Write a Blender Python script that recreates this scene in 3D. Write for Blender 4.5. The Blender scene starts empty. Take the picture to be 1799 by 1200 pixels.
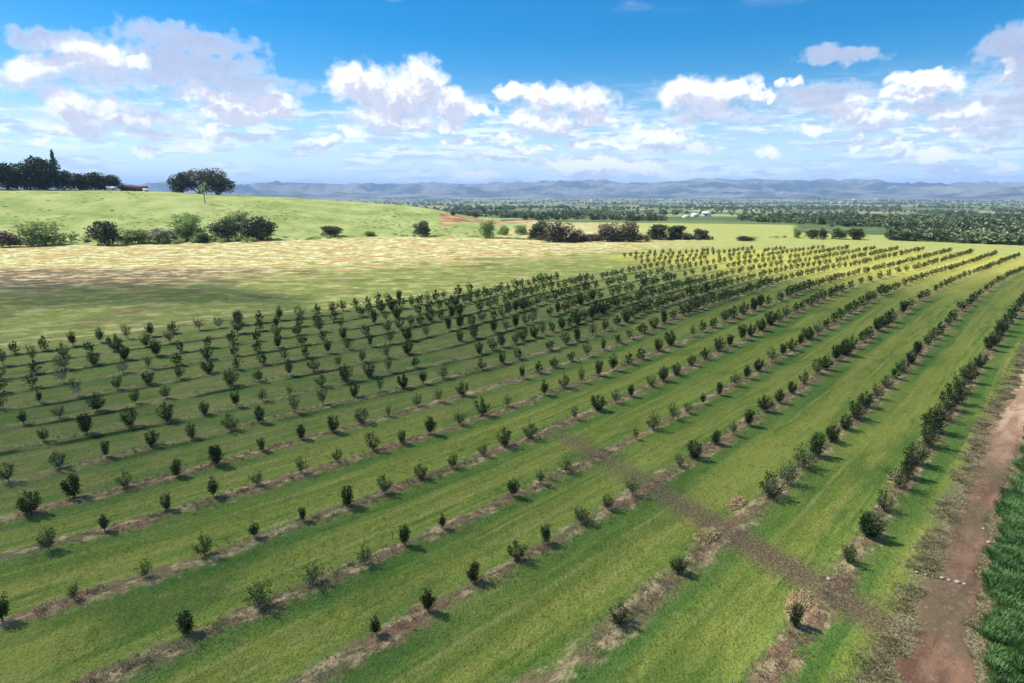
import bpy, math, random
import numpy as np
from math import radians, degrees, sin, cos, tan, pi, atan2, hypot

# ------------------------------------------------------------------ camera, sky, sun, exposure
scene = bpy.context.scene
COL = scene.collection
EYE = 20.0
cam_data = bpy.data.cameras.new('camera')
cam = bpy.data.objects.new('camera', cam_data)
COL.objects.link(cam)
cam_data.sensor_width = 36.0
cam_data.lens = 36.0 * 1100.0 / 1799.0
cam_data.clip_start = 0.5
cam_data.clip_end = 90000.0
cam.location = (0, 0, EYE)
cam.rotation_euler = (radians(90 - 13.3), 0, 0)
scene.camera = cam

SUN_AZ, SUN_EL = -72.0, 49.0
sun_data = bpy.data.lights.new('sun', 'SUN')
sun_data.energy = 4.6
sun_data.angle = radians(0.5)
sun_data.color = (1.0, 0.955, 0.88)
sun = bpy.data.objects.new('sun', sun_data)
COL.objects.link(sun)
sun.location = (-60, 20, 80)
sun.rotation_euler = (radians(90 - SUN_EL), 0, radians(-SUN_AZ) + pi)

scene.view_settings.view_transform = 'Standard'
scene.view_settings.look = 'None'
scene.view_settings.gamma = 1.0
scene.view_settings.exposure = 0.69
scene.render.engine = 'CYCLES'
scene.cycles.max_bounces = 6
scene.cycles.diffuse_bounces = 2
scene.cycles.glossy_bounces = 2
scene.cycles.transmission_bounces = 2
scene.cycles.volume_bounces = 1
scene.cycles.transparent_max_bounces = 8
scene.cycles.use_denoising = True
scene.cycles.use_adaptive_sampling = True
scene.cycles.adaptive_threshold = 0.02

# ------------------------------------------------------------------ measured layout (metres, eye point over the origin)
ROW_U0, ROW_DU = -10.0, 10.0
ROW_V = [[8.0,8.1,8.2,8.3,8.5,8.9,9.4,9.9,10.4,11.0,11.5,12.0,12.5,12.9,13.3,13.7,14.0,14.3,14.7,14.8,14.9,14.8,14.6,14.5,14.3,14.3,14.2,14.1,14.0,13.9,13.8],
 [14.3,14.4,14.5,14.6,14.8,15.1,15.5,16.0,16.5,17.1,17.8,18.5,19.1,19.8,20.4,20.9,21.4,21.8,22.0,22.2,22.2,22.0,21.6,21.5,21.3,21.3,21.2,21.1,21.0,20.9,20.8],
 [21.6,21.7,22.0,21.8,21.8,21.9,22.3,22.8,23.4,24.1,24.8,25.6,26.4,27.2,27.9,28.5,29.1,29.4,29.7,29.7,29.5,29.1,28.8,28.6,28.5,28.4,28.3,28.2,28.1,28.0,27.9],
 [27.7,28.2,27.9,27.4,27.2,27.3,27.7,28.3,29.0,29.9,30.9,31.9,32.9,33.9,34.8,35.5,36.1,36.4,36.5,36.2,35.6,35.2,35.1,35.0,34.8,34.7,34.6,34.4,34.3,34.2,34.1],
 [35.0,35.5,34.5,33.9,33.7,33.9,34.3,35.0,35.9,36.9,38.0,39.1,40.3,41.3,42.3,43.0,43.6,43.9,43.8,43.4,42.5,42.0,42.0,41.9,41.7,41.6,41.5,41.3,41.2,41.1,41.0],
 [42.2,42.9,41.5,40.6,40.2,40.3,40.7,41.4,42.4,43.4,44.6,45.7,46.7,47.5,48.2,49.2,49.9,50.2,50.1,49.7,48.8,48.3,48.3,48.1,47.9,47.8,47.7,47.5,47.4,47.3,47.1],
 [47.6,48.0,47.3,46.7,46.4,46.3,46.5,47.2,48.4,50.1,52.5,53.8,54.7,55.6,56.4,57.5,58.2,58.5,58.5,58.1,57.1,56.6,56.6,56.5,56.3,56.1,56.0,55.8,55.7,55.5,55.4],
 [53.9,54.3,54.1,53.7,53.1,52.5,52.3,52.7,53.8,55.9,58.8,60.0,61.0,62.1,63.0,64.1,64.9,65.2,65.3,64.8,63.8,63.3,63.3,63.1,62.9,62.7,62.6,62.4,62.3,62.1,62.0],
 [60.4,63.2,60.7,59.0,58.9,58.5,57.3,58.7,59.9,62.1,65.1,66.4,67.6,68.8,69.8,71.0,71.8,72.2,72.3,71.7,70.8,70.2,70.2,70.0,69.8,69.6,69.5,69.3,69.1,69.0,68.8],
 [66.9,69.1,67.1,66.3,65.4,64.7,63.6,65.1,66.3,68.6,71.7,73.2,74.6,75.8,76.9,78.2,79.1,79.5,79.6,79.0,78.1,77.5,77.5,77.3,77.0,76.9,76.7,76.5,76.3,76.2,76.0],
 [73.3,74.8,73.5,72.9,72.2,71.5,70.2,71.8,73.1,75.5,78.7,80.3,81.8,83.2,84.4,85.8,86.8,87.2,87.3,86.7,85.7,85.1,85.1,84.9,84.6,84.5,84.3,84.1,83.9,83.7,83.5],
 [80.0,81.4,80.3,79.6,78.9,78.2,76.8,78.4,79.9,82.4,85.6,87.4,89.1,90.5,91.8,93.3,94.4,94.8,94.9,94.3,93.3,92.7,92.6,92.4,92.2,92.0,91.8,91.6,91.4,91.2,91.0],
 [86.5,87.9,86.8,86.1,85.4,84.6,83.1,84.8,86.3,88.9,92.3,94.2,96.0,97.6,99.0,100.5,101.7,102.1,102.3,101.6,100.6,100.0,99.9,99.7,99.4,99.2,99.0,98.8,98.6,98.4,98.2],
 [93.0,94.4,93.3,92.6,91.8,91.0,89.4,91.2,92.8,95.5,98.9,101.0,103.0,104.6,106.1,107.7,109.0,109.4,109.6,109.0,107.9,107.3,107.2,107.0,106.7,106.5,106.3,106.1,105.9,105.6,105.4],
 [99.5,100.9,99.8,99.0,98.3,97.3,95.7,97.6,99.2,102.0,105.6,107.8,109.9,111.7,113.3,115.0,116.3,116.8,117.0,116.3,115.2,114.6,114.5,114.2,114.0,113.7,113.5,113.3,113.1,112.8,112.6],
 [106.0,107.4,106.3,105.5,104.7,103.7,102.0,103.9,105.7,108.6,112.2,114.6,116.9,118.7,120.4,122.2,123.6,124.1,124.3,123.6,122.5,121.9,121.8,121.5,121.2,121.0,120.8,120.5,120.3,120.1,119.8],
 [112.5,113.9,112.8,112.0,111.2,110.1,108.3,110.3,112.1,115.1,118.9,121.4,123.8,125.8,127.6,129.4,130.9,131.4,131.7,130.9,129.8,129.2,129.0,128.8,128.5,128.2,128.0,127.8,127.5,127.3,127.0],
 [119.0,120.4,119.3,118.5,117.6,116.5,114.6,116.7,118.6,121.7,125.5,128.2,130.8,132.8,134.7,136.6,138.2,138.7,139.0,138.3,137.1,136.4,136.3,136.1,135.7,135.5,135.2,135.0,134.7,134.5,134.2],
 [125.5,126.9,125.8,124.9,124.1,122.8,120.9,123.1,125.0,128.2,132.2,135.0,137.7,139.9,141.9,143.9,145.5,146.1,146.4,145.6,144.4,143.7,143.6,143.3,143.0,142.7,142.5,142.2,142.0,141.7,141.4],
 [132.0,133.4,132.3,131.4,130.5,129.2,127.2,129.4,131.5,134.8,138.8,141.8,144.7,146.9,149.0,151.1,152.8,153.4,153.7,152.9,151.7,151.0,150.9,150.6,150.3,150.0,149.7,149.4,149.2,148.9,148.6]]
# orchard: for each row, (along, across) of every tree in metres
ORCHARD = {
1: [(27.6,8.7),(35.0,8.7),(38.7,8.9),(38.8,8.6),(42.9,9.1),(47.2,9.3),(49.5,9.3),(52.4,9.5),(57.2,9.7),(61.3,10.1),(65.1,10.3),(68.8,10.5),(71.6,10.5),(75.7,10.8),(80.8,11.1),(85.3,11.3),(89.0,11.4),(99.9,12.0),(103.8,12.1),(112.1,12.6),(116.4,12.7),(123.2,13.0),(129.5,13.2),(138.3,13.7),(146.0,14.0),(149.8,13.9),(153.2,14.5),(156.8,13.9),(160.6,14.4),(163.8,14.7),(167.2,14.5),(170.4,14.6),(173.8,15.0),(177.1,14.9),(181.0,14.6)],
2: [(21.9,14.7),(27.5,14.8),(39.6,15.0),(42.4,15.0),(45.9,15.2),(48.9,15.4),(52.8,15.5),(56.4,15.7),(59.9,15.9),(64.1,16.3),(67.8,16.3),(72.3,16.7),(76.8,17.0),(80.4,17.2),(85.2,17.5),(90.4,18.0),(97.8,18.4),(102.4,18.7),(106.0,18.8),(114.9,19.4),(120.7,19.9),(130.7,20.5),(138.6,20.8),(145.2,21.1),(152.4,21.4),(162.6,21.8),(170.4,22.0),(178.8,22.3),(184.3,22.2),(190.2,22.1),(196.1,22.1),(201.0,22.0),(204.5,21.8),(208.1,21.6),(213.5,21.5),(216.6,21.3),(219.7,21.4),(222.9,21.2),(226.4,20.9),(229.5,21.7),(233.1,21.4),(236.7,21.6),(240.2,21.3),(243.3,21.2),(246.5,21.1),(249.7,21.2),(253.0,21.3)],
3: [(13.3,22.2),(16.0,21.8),(19.2,22.0),(22.2,21.8),(24.6,21.8),(27.8,21.8),(30.4,21.7),(33.2,21.7),(39.6,21.9),(41.7,21.8),(45.5,22.0),(48.3,21.9),(51.4,22.0),(56.0,22.6),(59.4,22.6),(63.3,23.0),(67.7,23.4),(72.6,23.8),(75.1,23.8),(80.2,24.3),(84.0,24.5),(88.3,25.1),(93.3,25.2),(96.7,25.4),(102.6,25.9),(106.8,26.2),(111.6,26.5),(121.3,27.1),(127.7,27.6),(138.0,28.3),(144.4,28.6),(154.1,29.2),(159.5,29.4),(165.2,29.6),(170.2,29.7),(175.5,29.7),(181.0,29.8),(185.6,29.7),(190.4,29.5),(195.3,29.3),(199.8,29.2),(203.3,28.9),(206.8,28.7),(210.3,28.6),(213.7,28.8),(217.0,28.8),(220.5,28.7),(224.2,28.3),(227.2,28.6),(230.9,28.8),(234.5,28.6),(237.6,28.5),(241.2,28.2),(244.4,28.3),(247.9,27.8),(251.3,28.3),(254.6,28.3),(258.1,28.0)],
4: [(7.1,28.5),(10.3,27.9),(13.1,27.8),(16.0,27.5),(18.7,27.5),(21.4,27.4),(27.3,27.2),(30.0,27.2),(32.8,27.2),(41.7,27.2),(44.7,27.4),(48.1,27.5),(50.6,27.5),(54.0,27.8),(57.6,27.9),(61.7,28.3),(65.2,28.6),(69.1,29.1),(73.9,29.5),(78.4,30.0),(81.6,30.2),(85.4,30.5),(89.8,31.1),(93.6,31.2),(98.6,31.7),(104.6,32.6),(108.3,32.9),(114.5,33.6),(118.2,33.8),(123.3,34.2),(128.7,34.7),(133.0,35.0),(140.2,35.6),(143.3,35.7),(147.3,35.9),(150.8,35.9),(154.2,36.0),(160.0,36.3),(166.1,36.5),(170.4,36.4),(173.6,36.1),(179.2,36.2),(183.8,36.0),(188.4,36.0),(191.9,35.8),(194.9,35.6),(198.5,35.2),(201.5,35.3),(204.6,35.1),(208.5,35.2),(211.9,35.1),(215.5,35.2),(218.5,35.0),(222.4,35.0),(225.6,34.7),(228.5,34.7),(232.3,34.7),(235.5,34.6),(238.8,34.7),(242.1,34.5),(245.7,34.9),(249.0,34.5),(252.7,34.3),(255.9,34.4),(259.3,34.4),(262.5,34.5)],
5: [(1.2,35.6),(4.0,35.0),(7.1,34.7),(10.1,34.6),(12.9,34.5),(15.8,34.2),(18.8,34.0),(21.5,33.8),(24.6,33.8),(27.5,33.7),(30.5,33.7),(33.0,33.8),(35.7,33.6),(41.8,33.8),(45.3,33.8),(48.2,33.9),(50.9,34.0),(55.2,34.4),(57.9,34.6),(60.9,34.8),(65.5,35.5),(69.6,36.0),(74.5,36.7),(78.2,37.0),(82.9,37.5),(85.9,37.7),(90.7,38.2),(95.7,38.9),(99.7,39.4),(103.5,39.7),(109.2,40.4),(112.8,40.7),(117.8,41.3),(121.9,41.6),(126.2,41.9),(130.9,42.1),(133.8,42.3),(139.7,42.7),(146.8,43.3),(155.0,43.7),(161.6,43.8),(168.9,43.6),(175.2,43.4),(183.0,43.2),(189.6,43.0),(194.6,42.2),(198.2,42.2),(201.5,41.8),(204.7,42.1),(208.5,42.2),(211.7,41.9),(215.1,42.0),(218.6,42.1),(222.0,41.7),(225.0,41.7),(228.0,41.7),(231.5,41.5),(234.8,41.6),(238.7,41.7),(241.6,41.6),(245.1,41.5),(248.4,41.6),(252.0,41.5),(255.1,41.3),(258.1,41.1),(261.4,41.1),(264.6,41.7)],
6: [(4.0,41.6),(6.8,41.7),(10.3,41.8),(13.1,41.5),(15.9,41.1),(19.0,40.7),(21.9,40.7),(25.1,40.8),(27.5,40.2),(30.4,40.2),(33.6,40.1),(36.6,40.5),(40.0,40.6),(45.0,40.4),(48.4,40.6),(51.1,40.5),(54.5,40.8),(57.5,41.0),(61.1,41.3),(64.1,41.6),(69.1,42.3),(73.0,42.8),(79.9,43.4),(83.8,44.0),(87.6,44.3),(92.9,45.0),(96.8,45.6),(101.3,46.0),(105.7,46.3),(110.3,47.0),(113.3,46.9),(119.3,47.2),(125.1,47.8),(128.7,48.2),(132.5,48.7),(135.5,48.9),(138.9,49.1),(142.2,49.4),(145.7,49.6),(149.4,50.0),(152.7,49.8),(156.3,49.9),(159.7,50.2),(163.4,50.2),(167.2,50.1),(170.8,50.0),(174.2,50.0),(177.4,49.3),(181.0,49.6),(184.5,49.2),(187.8,49.1),(191.2,48.9),(194.7,48.4),(198.2,48.3),(201.7,48.0),(205.0,48.4),(208.3,48.3),(211.8,48.3),(215.7,48.1),(219.0,48.1),(221.9,47.8),(225.5,48.0),(229.2,47.9),(232.6,48.1),(236.1,48.1),(239.2,47.9),(242.8,47.9),(246.5,47.9),(249.9,47.6),(253.6,47.6),(257.2,47.8),(260.7,47.4),(264.0,47.6)],
7: [(3.9,47.4),(6.5,48.2),(9.3,47.3),(12.5,46.8),(15.2,46.6),(18.7,46.7),(22.1,46.9),(24.8,46.4),(27.7,46.6),(30.4,46.4),(34.0,46.9),(36.1,46.3),(39.1,46.2),(47.8,46.2),(50.7,46.4),(53.6,46.6),(57.1,46.9),(60.4,47.1),(64.4,47.6),(68.7,48.4),(72.2,48.9),(76.5,49.7),(81.1,50.6),(85.0,51.3),(89.3,52.2),(93.1,52.9),(95.2,53.0),(97.6,53.6),(100.1,54.0),(102.7,54.2),(104.9,54.5),(107.5,54.8),(110.1,54.8),(112.4,55.0),(114.4,55.1),(116.8,55.5),(119.1,55.6),(121.9,55.7),(124.5,55.9),(126.9,56.3),(129.5,56.3),(132.7,57.0),(136.1,57.3),(139.8,57.6),(143.1,57.7),(146.1,58.0),(149.4,58.2),(153.3,58.4),(156.7,58.2),(160.3,58.8),(163.5,58.6),(166.7,58.5),(170.0,58.3),(173.3,58.1),(177.1,58.4),(180.5,58.1),(183.9,57.7),(187.4,57.3),(190.7,56.9),(193.9,56.8),(197.3,56.7),(201.2,56.6),(204.5,56.7),(208.2,56.9),(211.8,56.5),(215.2,56.7),(218.6,56.6),(222.0,56.7),(225.8,56.5),(229.2,56.0),(232.3,56.3),(235.9,55.7),(239.2,56.3),(242.8,56.0),(246.4,56.0),(249.7,56.2),(253.4,55.8),(256.6,55.6),(259.6,56.1),(263.5,55.8)],
8: [(3.7,54.2),(6.7,54.4),(9.7,54.2),(12.9,54.1),(15.8,53.7),(18.8,53.2),(21.3,53.1),(24.7,53.3),(27.8,53.7),(31.2,53.6),(34.1,53.4),(36.5,52.6),(38.8,52.3),(41.6,52.4),(47.0,52.0),(50.6,52.3),(53.4,52.4),(59.5,52.5),(63.5,53.2),(66.0,53.3),(70.3,53.9),(74.3,54.7),(78.9,55.9),(82.0,56.3),(85.7,57.6),(88.1,58.4),(90.8,59.3),(92.9,59.1),(95.5,59.2),(97.6,59.7),(100.3,60.2),(102.2,60.0),(104.6,60.4),(107.1,60.8),(109.9,61.0),(112.4,61.3),(115.1,61.4),(117.6,61.7),(119.6,62.3),(122.2,62.5),(124.6,62.6),(127.1,62.8),(129.4,63.2),(132.6,63.6),(136.0,63.8),(139.4,64.1),(143.2,64.4),(146.4,64.7),(149.9,64.5),(153.6,65.2),(156.6,65.1),(160.2,65.1),(163.5,65.2),(167.0,65.5),(170.4,65.3),(174.1,65.2),(177.5,65.1),(180.5,64.7),(183.8,64.3),(187.3,64.1),(191.3,63.9),(194.8,63.9),(198.5,63.1),(201.9,63.4),(205.2,63.3),(208.5,63.4),(211.5,62.9),(214.8,63.2),(218.5,63.1),(221.7,63.2),(225.2,63.3),(228.5,62.6),(231.8,62.7),(234.8,62.7),(238.1,62.7),(241.3,62.8),(244.8,62.7),(248.3,62.3),(251.3,62.4),(254.8,62.3),(258.1,62.5)],
9: [(6.9,61.5),(9.8,60.9),(12.9,60.2),(15.7,59.5),(18.7,59.0),(21.6,59.0),(24.1,58.8),(26.9,58.7),(30.5,59.0),(33.4,59.1),(36.2,58.6),(38.8,58.7),(42.0,58.1),(51.8,57.7),(54.2,57.8),(56.2,58.2),(59.0,58.2),(61.2,59.0),(63.6,59.2),(65.5,59.3),(68.1,59.8),(70.5,59.9),(73.1,60.4),(75.2,60.8),(78.0,61.6),(80.4,61.8),(83.1,63.1),(85.1,63.3),(87.9,64.3),(90.7,65.1),(92.5,65.6),(95.0,65.9),(97.3,66.0),(99.9,66.2),(101.8,66.8),(104.1,67.1),(106.4,67.1),(108.7,67.0),(111.4,67.7),(113.7,68.3),(116.1,68.5),(118.6,68.8),(121.1,69.1),(123.4,69.2),(125.7,69.6),(127.5,69.6),(130.0,69.8),(133.4,70.4),(137.3,70.6),(140.2,70.8),(143.4,71.3),(146.8,71.8),(150.1,71.8),(153.5,71.8),(156.8,72.6),(160.2,72.0),(163.1,72.4),(166.4,72.1),(170.4,72.5),(173.4,72.0),(177.0,72.0),(180.1,72.0),(184.0,71.2),(186.9,70.8),(190.5,70.9),(193.9,70.4),(197.3,70.5),(200.4,69.9),(203.8,70.4),(207.2,70.2),(210.5,70.4),(213.4,70.1),(216.7,70.1),(219.8,70.2),(223.2,69.8),(226.7,69.9),(230.0,69.7),(233.6,69.6),(236.9,69.6),(240.4,69.6),(244.3,69.2),(247.8,69.5),(251.5,69.1),(255.2,69.1)],
10: [(6.4,67.7),(9.0,67.4),(11.9,67.2),(15.1,67.0),(17.7,66.5),(23.9,66.2),(26.7,65.6),(30.0,65.3),(33.0,65.3),(35.9,64.9),(39.1,64.8),(42.2,64.3),(45.2,64.1),(54.6,64.8),(57.2,64.8),(61.8,65.6),(64.0,65.2),(66.5,65.7),(69.0,66.1),(71.4,66.6),(76.9,68.0),(79.4,68.4),(81.9,69.0),(84.3,70.1),(87.0,71.0),(89.4,71.6),(92.0,71.9),(94.4,72.7),(96.5,72.5),(101.7,73.5),(104.4,73.9),(107.4,74.0),(110.1,74.6),(114.8,75.0),(117.0,75.6),(119.5,75.6),(121.6,76.1),(126.0,76.3),(128.2,76.7),(131.5,77.3),(138.5,78.4),(142.2,78.5),(148.7,79.0),(152.1,79.2),(156.0,79.5),(162.7,79.2),(166.6,79.5),(170.1,79.7),(173.0,79.4),(176.4,79.5),(180.0,79.4),(183.4,78.7),(186.3,78.2),(189.9,78.2),(193.7,77.9),(200.3,77.4),(204.0,77.3),(207.1,77.5),(210.4,77.2),(213.4,77.0),(217.1,77.4),(220.9,77.2),(224.6,77.2),(228.0,77.1),(231.1,76.8),(234.1,77.2),(237.8,77.1),(241.6,76.8),(245.3,76.7),(248.9,76.6),(251.8,77.0)],
11: [(5.5,74.1),(8.5,73.8),(11.5,73.6),(15.1,73.3),(17.9,73.1),(20.9,72.8),(24.1,72.9),(27.0,72.2),(30.0,72.2),(32.7,72.0),(35.3,71.7),(38.2,71.5),(41.1,71.5),(44.1,70.9),(46.9,70.4),(49.7,70.3),(52.9,70.2),(57.9,71.3),(60.3,71.5),(63.0,71.9),(65.7,72.6),(68.5,72.6),(70.9,73.3),(72.9,73.8),(75.6,74.7),(77.7,75.0),(79.9,75.6),(82.8,76.4),(84.9,77.0),(87.5,78.2),(90.0,78.6),(92.4,78.8),(94.5,79.4),(97.1,80.3),(99.5,80.6),(101.8,80.6),(103.8,81.0),(106.9,81.4),(112.1,82.1),(114.4,82.5),(117.2,82.7),(120.0,83.2),(125.1,83.5),(127.5,84.1),(129.8,84.4),(133.3,84.9),(136.8,85.2),(140.4,85.9),(146.0,86.8),(149.3,86.6),(152.7,86.6),(156.2,87.1),(159.4,87.1),(162.7,87.3),(166.2,87.3),(169.6,87.1),(173.1,87.0),(176.3,87.1),(180.0,87.0),(183.3,86.2),(187.2,86.1),(191.2,86.0),(194.9,85.3),(197.9,85.1),(201.8,84.8),(205.5,85.1),(209.5,85.1),(213.3,85.2),(216.8,85.0),(220.0,84.8),(223.5,84.9),(226.8,84.8),(230.2,84.7),(233.5,84.2),(236.8,84.3),(239.7,84.7),(243.0,84.3),(246.6,83.9)],
12: [(6.2,80.5),(8.9,80.5),(11.5,80.2),(17.2,80.0),(19.8,79.8),(22.7,79.2),(26.2,79.5),(29.3,78.9),(32.3,78.8),(35.0,78.8),(38.2,78.3),(41.2,78.2),(43.9,77.4),(47.3,77.0),(50.9,76.7),(53.2,77.2),(55.8,77.8),(57.8,78.2),(60.2,78.6),(62.6,78.9),(64.8,78.9),(67.0,79.5),(72.3,80.2),(75.4,81.2),(78.0,82.2),(80.5,82.3),(83.1,83.5),(85.3,84.1),(87.3,84.5),(89.1,85.5),(91.5,86.0),(93.5,86.3),(96.1,86.9),(99.0,87.3),(101.7,87.5),(104.2,87.9),(106.9,88.4),(109.0,88.7),(111.5,89.5),(113.3,89.3),(116.0,89.6),(121.1,90.5),(123.4,90.9),(125.7,90.9),(128.5,91.8),(131.7,92.3),(135.2,92.7),(138.1,93.1),(141.1,93.4),(144.5,93.9),(148.0,94.4),(151.3,94.4),(154.6,94.4),(158.4,95.0),(162.3,94.7),(165.3,94.7),(168.9,95.0),(172.1,94.8),(175.5,94.7),(178.4,94.6),(185.4,93.5),(191.5,93.2),(194.8,93.4),(198.1,93.1),(201.4,92.3),(205.1,93.0),(208.8,92.9),(215.4,92.2),(218.8,92.4),(222.1,92.0),(225.6,92.3),(228.4,92.1),(231.8,92.0)],
13: [(6.9,86.8),(10.1,86.8),(12.8,86.5),(15.8,86.7),(19.0,86.3),(22.3,85.7),(25.2,86.0),(28.6,85.6),(31.8,85.7),(34.7,84.8),(37.7,84.9),(40.6,84.5),(44.0,84.2),(47.3,83.8),(52.8,83.3),(55.3,83.9),(57.9,84.5),(62.8,85.4),(65.2,85.4),(67.8,85.8),(70.2,86.3),(72.3,87.1),(75.1,87.6),(77.1,88.3),(79.6,88.9),(81.9,89.3),(84.1,90.2),(86.4,90.9),(88.8,92.0),(90.9,92.2),(94.1,93.1),(96.6,93.6),(99.0,93.9),(101.5,94.7),(103.7,94.8),(106.2,95.3),(108.6,95.7),(110.7,96.0),(155.2,102.0),(158.4,102.0),(161.6,101.9),(164.7,102.0),(168.0,102.2),(171.1,102.0),(174.8,101.8),(177.9,101.9),(181.3,101.3),(184.6,101.0),(188.1,100.8),(191.2,100.7),(195.0,100.4),(198.3,100.3),(201.4,99.9),(205.0,99.8),(208.2,99.7),(211.9,100.0),(215.3,99.9),(218.6,99.7),(221.9,99.8)],
14: [(8.0,93.8),(10.8,93.1),(13.9,93.0),(16.7,93.0),(19.6,92.6),(23.0,92.3),(25.9,92.2),(34.9,91.7),(37.9,91.1),(40.6,91.2),(43.7,90.0),(46.5,89.8),(49.3,89.6),(54.6,90.1),(56.8,91.0),(59.2,91.0),(61.6,91.4),(63.8,91.7),(66.3,92.0),(68.6,92.6),(70.5,92.7),(73.0,93.6),(75.6,94.3),(80.3,95.6),(84.8,97.2),(163.2,109.5),(166.4,109.7),(170.0,109.8),(173.5,109.3),(176.8,109.0),(180.2,108.5),(183.4,108.7),(186.9,108.2),(190.6,108.0),(193.9,107.7),(197.3,107.7),(200.6,107.2),(203.7,107.3),(207.5,107.3)],
15: [(9.9,99.9),(12.9,99.3),(16.1,99.4),(19.2,99.3),(22.4,99.2),(25.3,98.5),(28.2,98.3),(31.7,98.0),(34.5,97.7),(37.5,97.7),(40.6,97.2),(43.7,96.9),(46.8,96.1),(49.7,95.8),(52.8,96.1),(55.2,96.9),(57.8,97.2),(60.7,97.8),(63.2,98.0),(65.5,98.4),(68.1,98.5),(167.7,116.8),(170.8,116.6),(174.1,116.6),(177.6,116.4),(181.0,116.0),(184.2,116.0),(188.0,115.3),(191.8,114.8)],
}
FIELD = [(-5.0,2.0),(5.0,103.0),(8.9,103.9),(23.7,102.0),(37.9,103.0),(55.6,98.0),(67.0,99.0),(90.0,98.0),(116.0,96.4),(140.0,97.0),(152.0,99.0),(158.0,112.0),(164.0,124.0),(177.0,123.0),(219.0,102.7),(250.0,82.0),(262.0,62.0),(269.0,43.0),(262.0,30.0),(253.0,20.0),(253.0,2.0)]
# cloud puffs: azimuth, elevation, half width, half height in degrees
PUFFS = [(-35.4,8.48,1.93,0.95),(-32.3,9.45,2.42,1.27),(-29.3,9.29,1.47,0.62),(-25.3,7.70,2.00,0.66),(-23.2,7.08,2.90,0.67),(-20.2,6.92,1.95,0.86),(-19.8,7.16,1.83,1.03),(-22.4,6.18,3.79,0.77),(-34.1,6.31,1.68,0.99),(-31.3,6.19,1.51,0.71),(-33.3,4.74,2.08,0.67),(-29.6,5.21,2.24,0.57),(-33.7,5.10,0.85,0.62),(-35.6,3.42,0.66,0.39),(-25.0,4.88,1.30,0.47),(-25.9,3.83,1.29,0.38),(-16.0,4.18,1.01,0.41),(-13.9,5.05,1.31,0.46),(-12.5,8.74,2.88,1.49),(-9.7,8.16,4.04,1.87),(-7.7,9.09,2.01,1.59),(-5.4,7.57,2.82,1.27),(-11.6,6.73,2.13,0.63),(-5.4,5.83,1.18,0.51),(-2.9,7.13,1.23,0.46),(0.0,8.28,1.47,0.63),(2.7,8.04,2.54,1.17),(5.4,7.93,3.15,1.17),(6.9,7.09,2.04,1.00),(1.0,6.31,1.87,0.79),(3.0,6.12,2.22,0.74),(6.9,6.13,1.95,0.51),(13.9,7.91,1.94,1.14),(16.2,7.74,4.06,1.39),(18.4,7.99,2.20,0.94),(20.8,7.74,1.11,0.51),(22.7,8.48,0.75,0.50),(26.5,6.61,1.65,0.62),(27.7,5.80,3.09,0.66),(30.7,5.43,0.55,0.48),(31.1,8.14,2.07,0.54),(32.6,7.48,1.66,0.84),(30.9,7.12,2.34,0.78),(34.2,5.54,1.52,0.54),(36.3,8.14,0.44,0.44),(24.4,4.95,1.85,0.43),(13.2,4.93,2.35,0.69),(15.1,3.84,1.39,0.32),(11.3,5.10,1.81,0.46),(28.4,3.54,0.77,0.55),(30.2,3.68,0.74,0.45),(31.4,3.39,0.65,0.24),(28.1,4.26,0.46,0.33),(31.1,2.91,0.92,0.25),(21.9,3.07,0.95,0.40),(35.6,2.77,0.99,0.55),(32.9,2.37,0.99,0.41),(33.4,1.55,0.88,0.28),(37.5,2.01,0.47,0.35),(-4.4,4.43,1.48,0.33),(-0.7,4.49,1.24,0.33),(3.0,4.06,0.89,0.33),(5.7,4.09,0.89,0.42),(1.0,3.78,1.00,0.24),(-29.9,2.87,0.83,0.29),(-33.6,4.61,0.82,0.35),(-3.5,1.57,2.41,0.63),(8.5,2.13,5.88,0.81),(5.0,2.43,2.74,0.58),(13.8,1.66,2.85,0.61),(34.0,4.59,2.04,0.39),(9.9,4.29,2.90,0.37),(-9.8,5.91,2.88,0.64)]
GREY_PUFFS = [(-25.7,9.35,5.50,1.60),(-32.4,8.70,4.15,1.36),(-31.1,5.53,5.43,1.20),(-22.0,6.63,3.81,1.02),(-21.4,8.34,3.81,0.92),(-28.6,4.36,2.30,0.83),(-9.7,6.36,4.31,0.64),(4.5,5.51,4.91,0.42),(16.8,6.31,4.29,0.58),(24.8,7.40,3.63,0.99),(28.2,5.00,3.46,0.41),(32.4,6.04,2.80,0.55),(36.8,5.73,2.68,1.86),(37.1,7.88,1.39,1.98),(36.4,4.08,1.93,0.53),(-35.5,8.04,2.26,1.03),(14.2,3.85,3.74,0.41),(-16.5,3.63,2.75,0.37),(-1.0,2.92,4.50,0.29),(26.1,10.19,2.73,0.55),(-25.5,11.25,5.08,0.93),(-33.5,10.41,3.01,0.73),(36.7,9.68,1.55,1.41),(-22.2,4.25,2.56,0.44)]
RIDGE_LINE = [(-52.9,0.30),(-44.1,0.64),(-31.7,0.50),(-22.5,0.55),(-20.7,0.78),(-19.4,0.88),(-16.7,0.85),(-12.9,0.67),(-10.0,0.63),(-8.0,0.73),(-5.5,0.83),(-2.5,0.74),(0.0,0.88),(2.5,0.98),(4.2,1.08),(6.7,1.07),(8.5,0.92),(9.7,0.68),(10.5,0.73),(12.9,0.96),(14.8,0.95),(16.2,1.08),(17.9,1.12),(19.2,0.93),(20.5,1.06),(23.1,0.95),(24.6,0.80),(26.0,0.88),(29.8,0.81),(31.3,0.63),(32.4,0.62),(33.5,0.41),(34.9,0.48),(38.4,0.46),(44.1,0.56),(53.0,0.30)]
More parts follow.
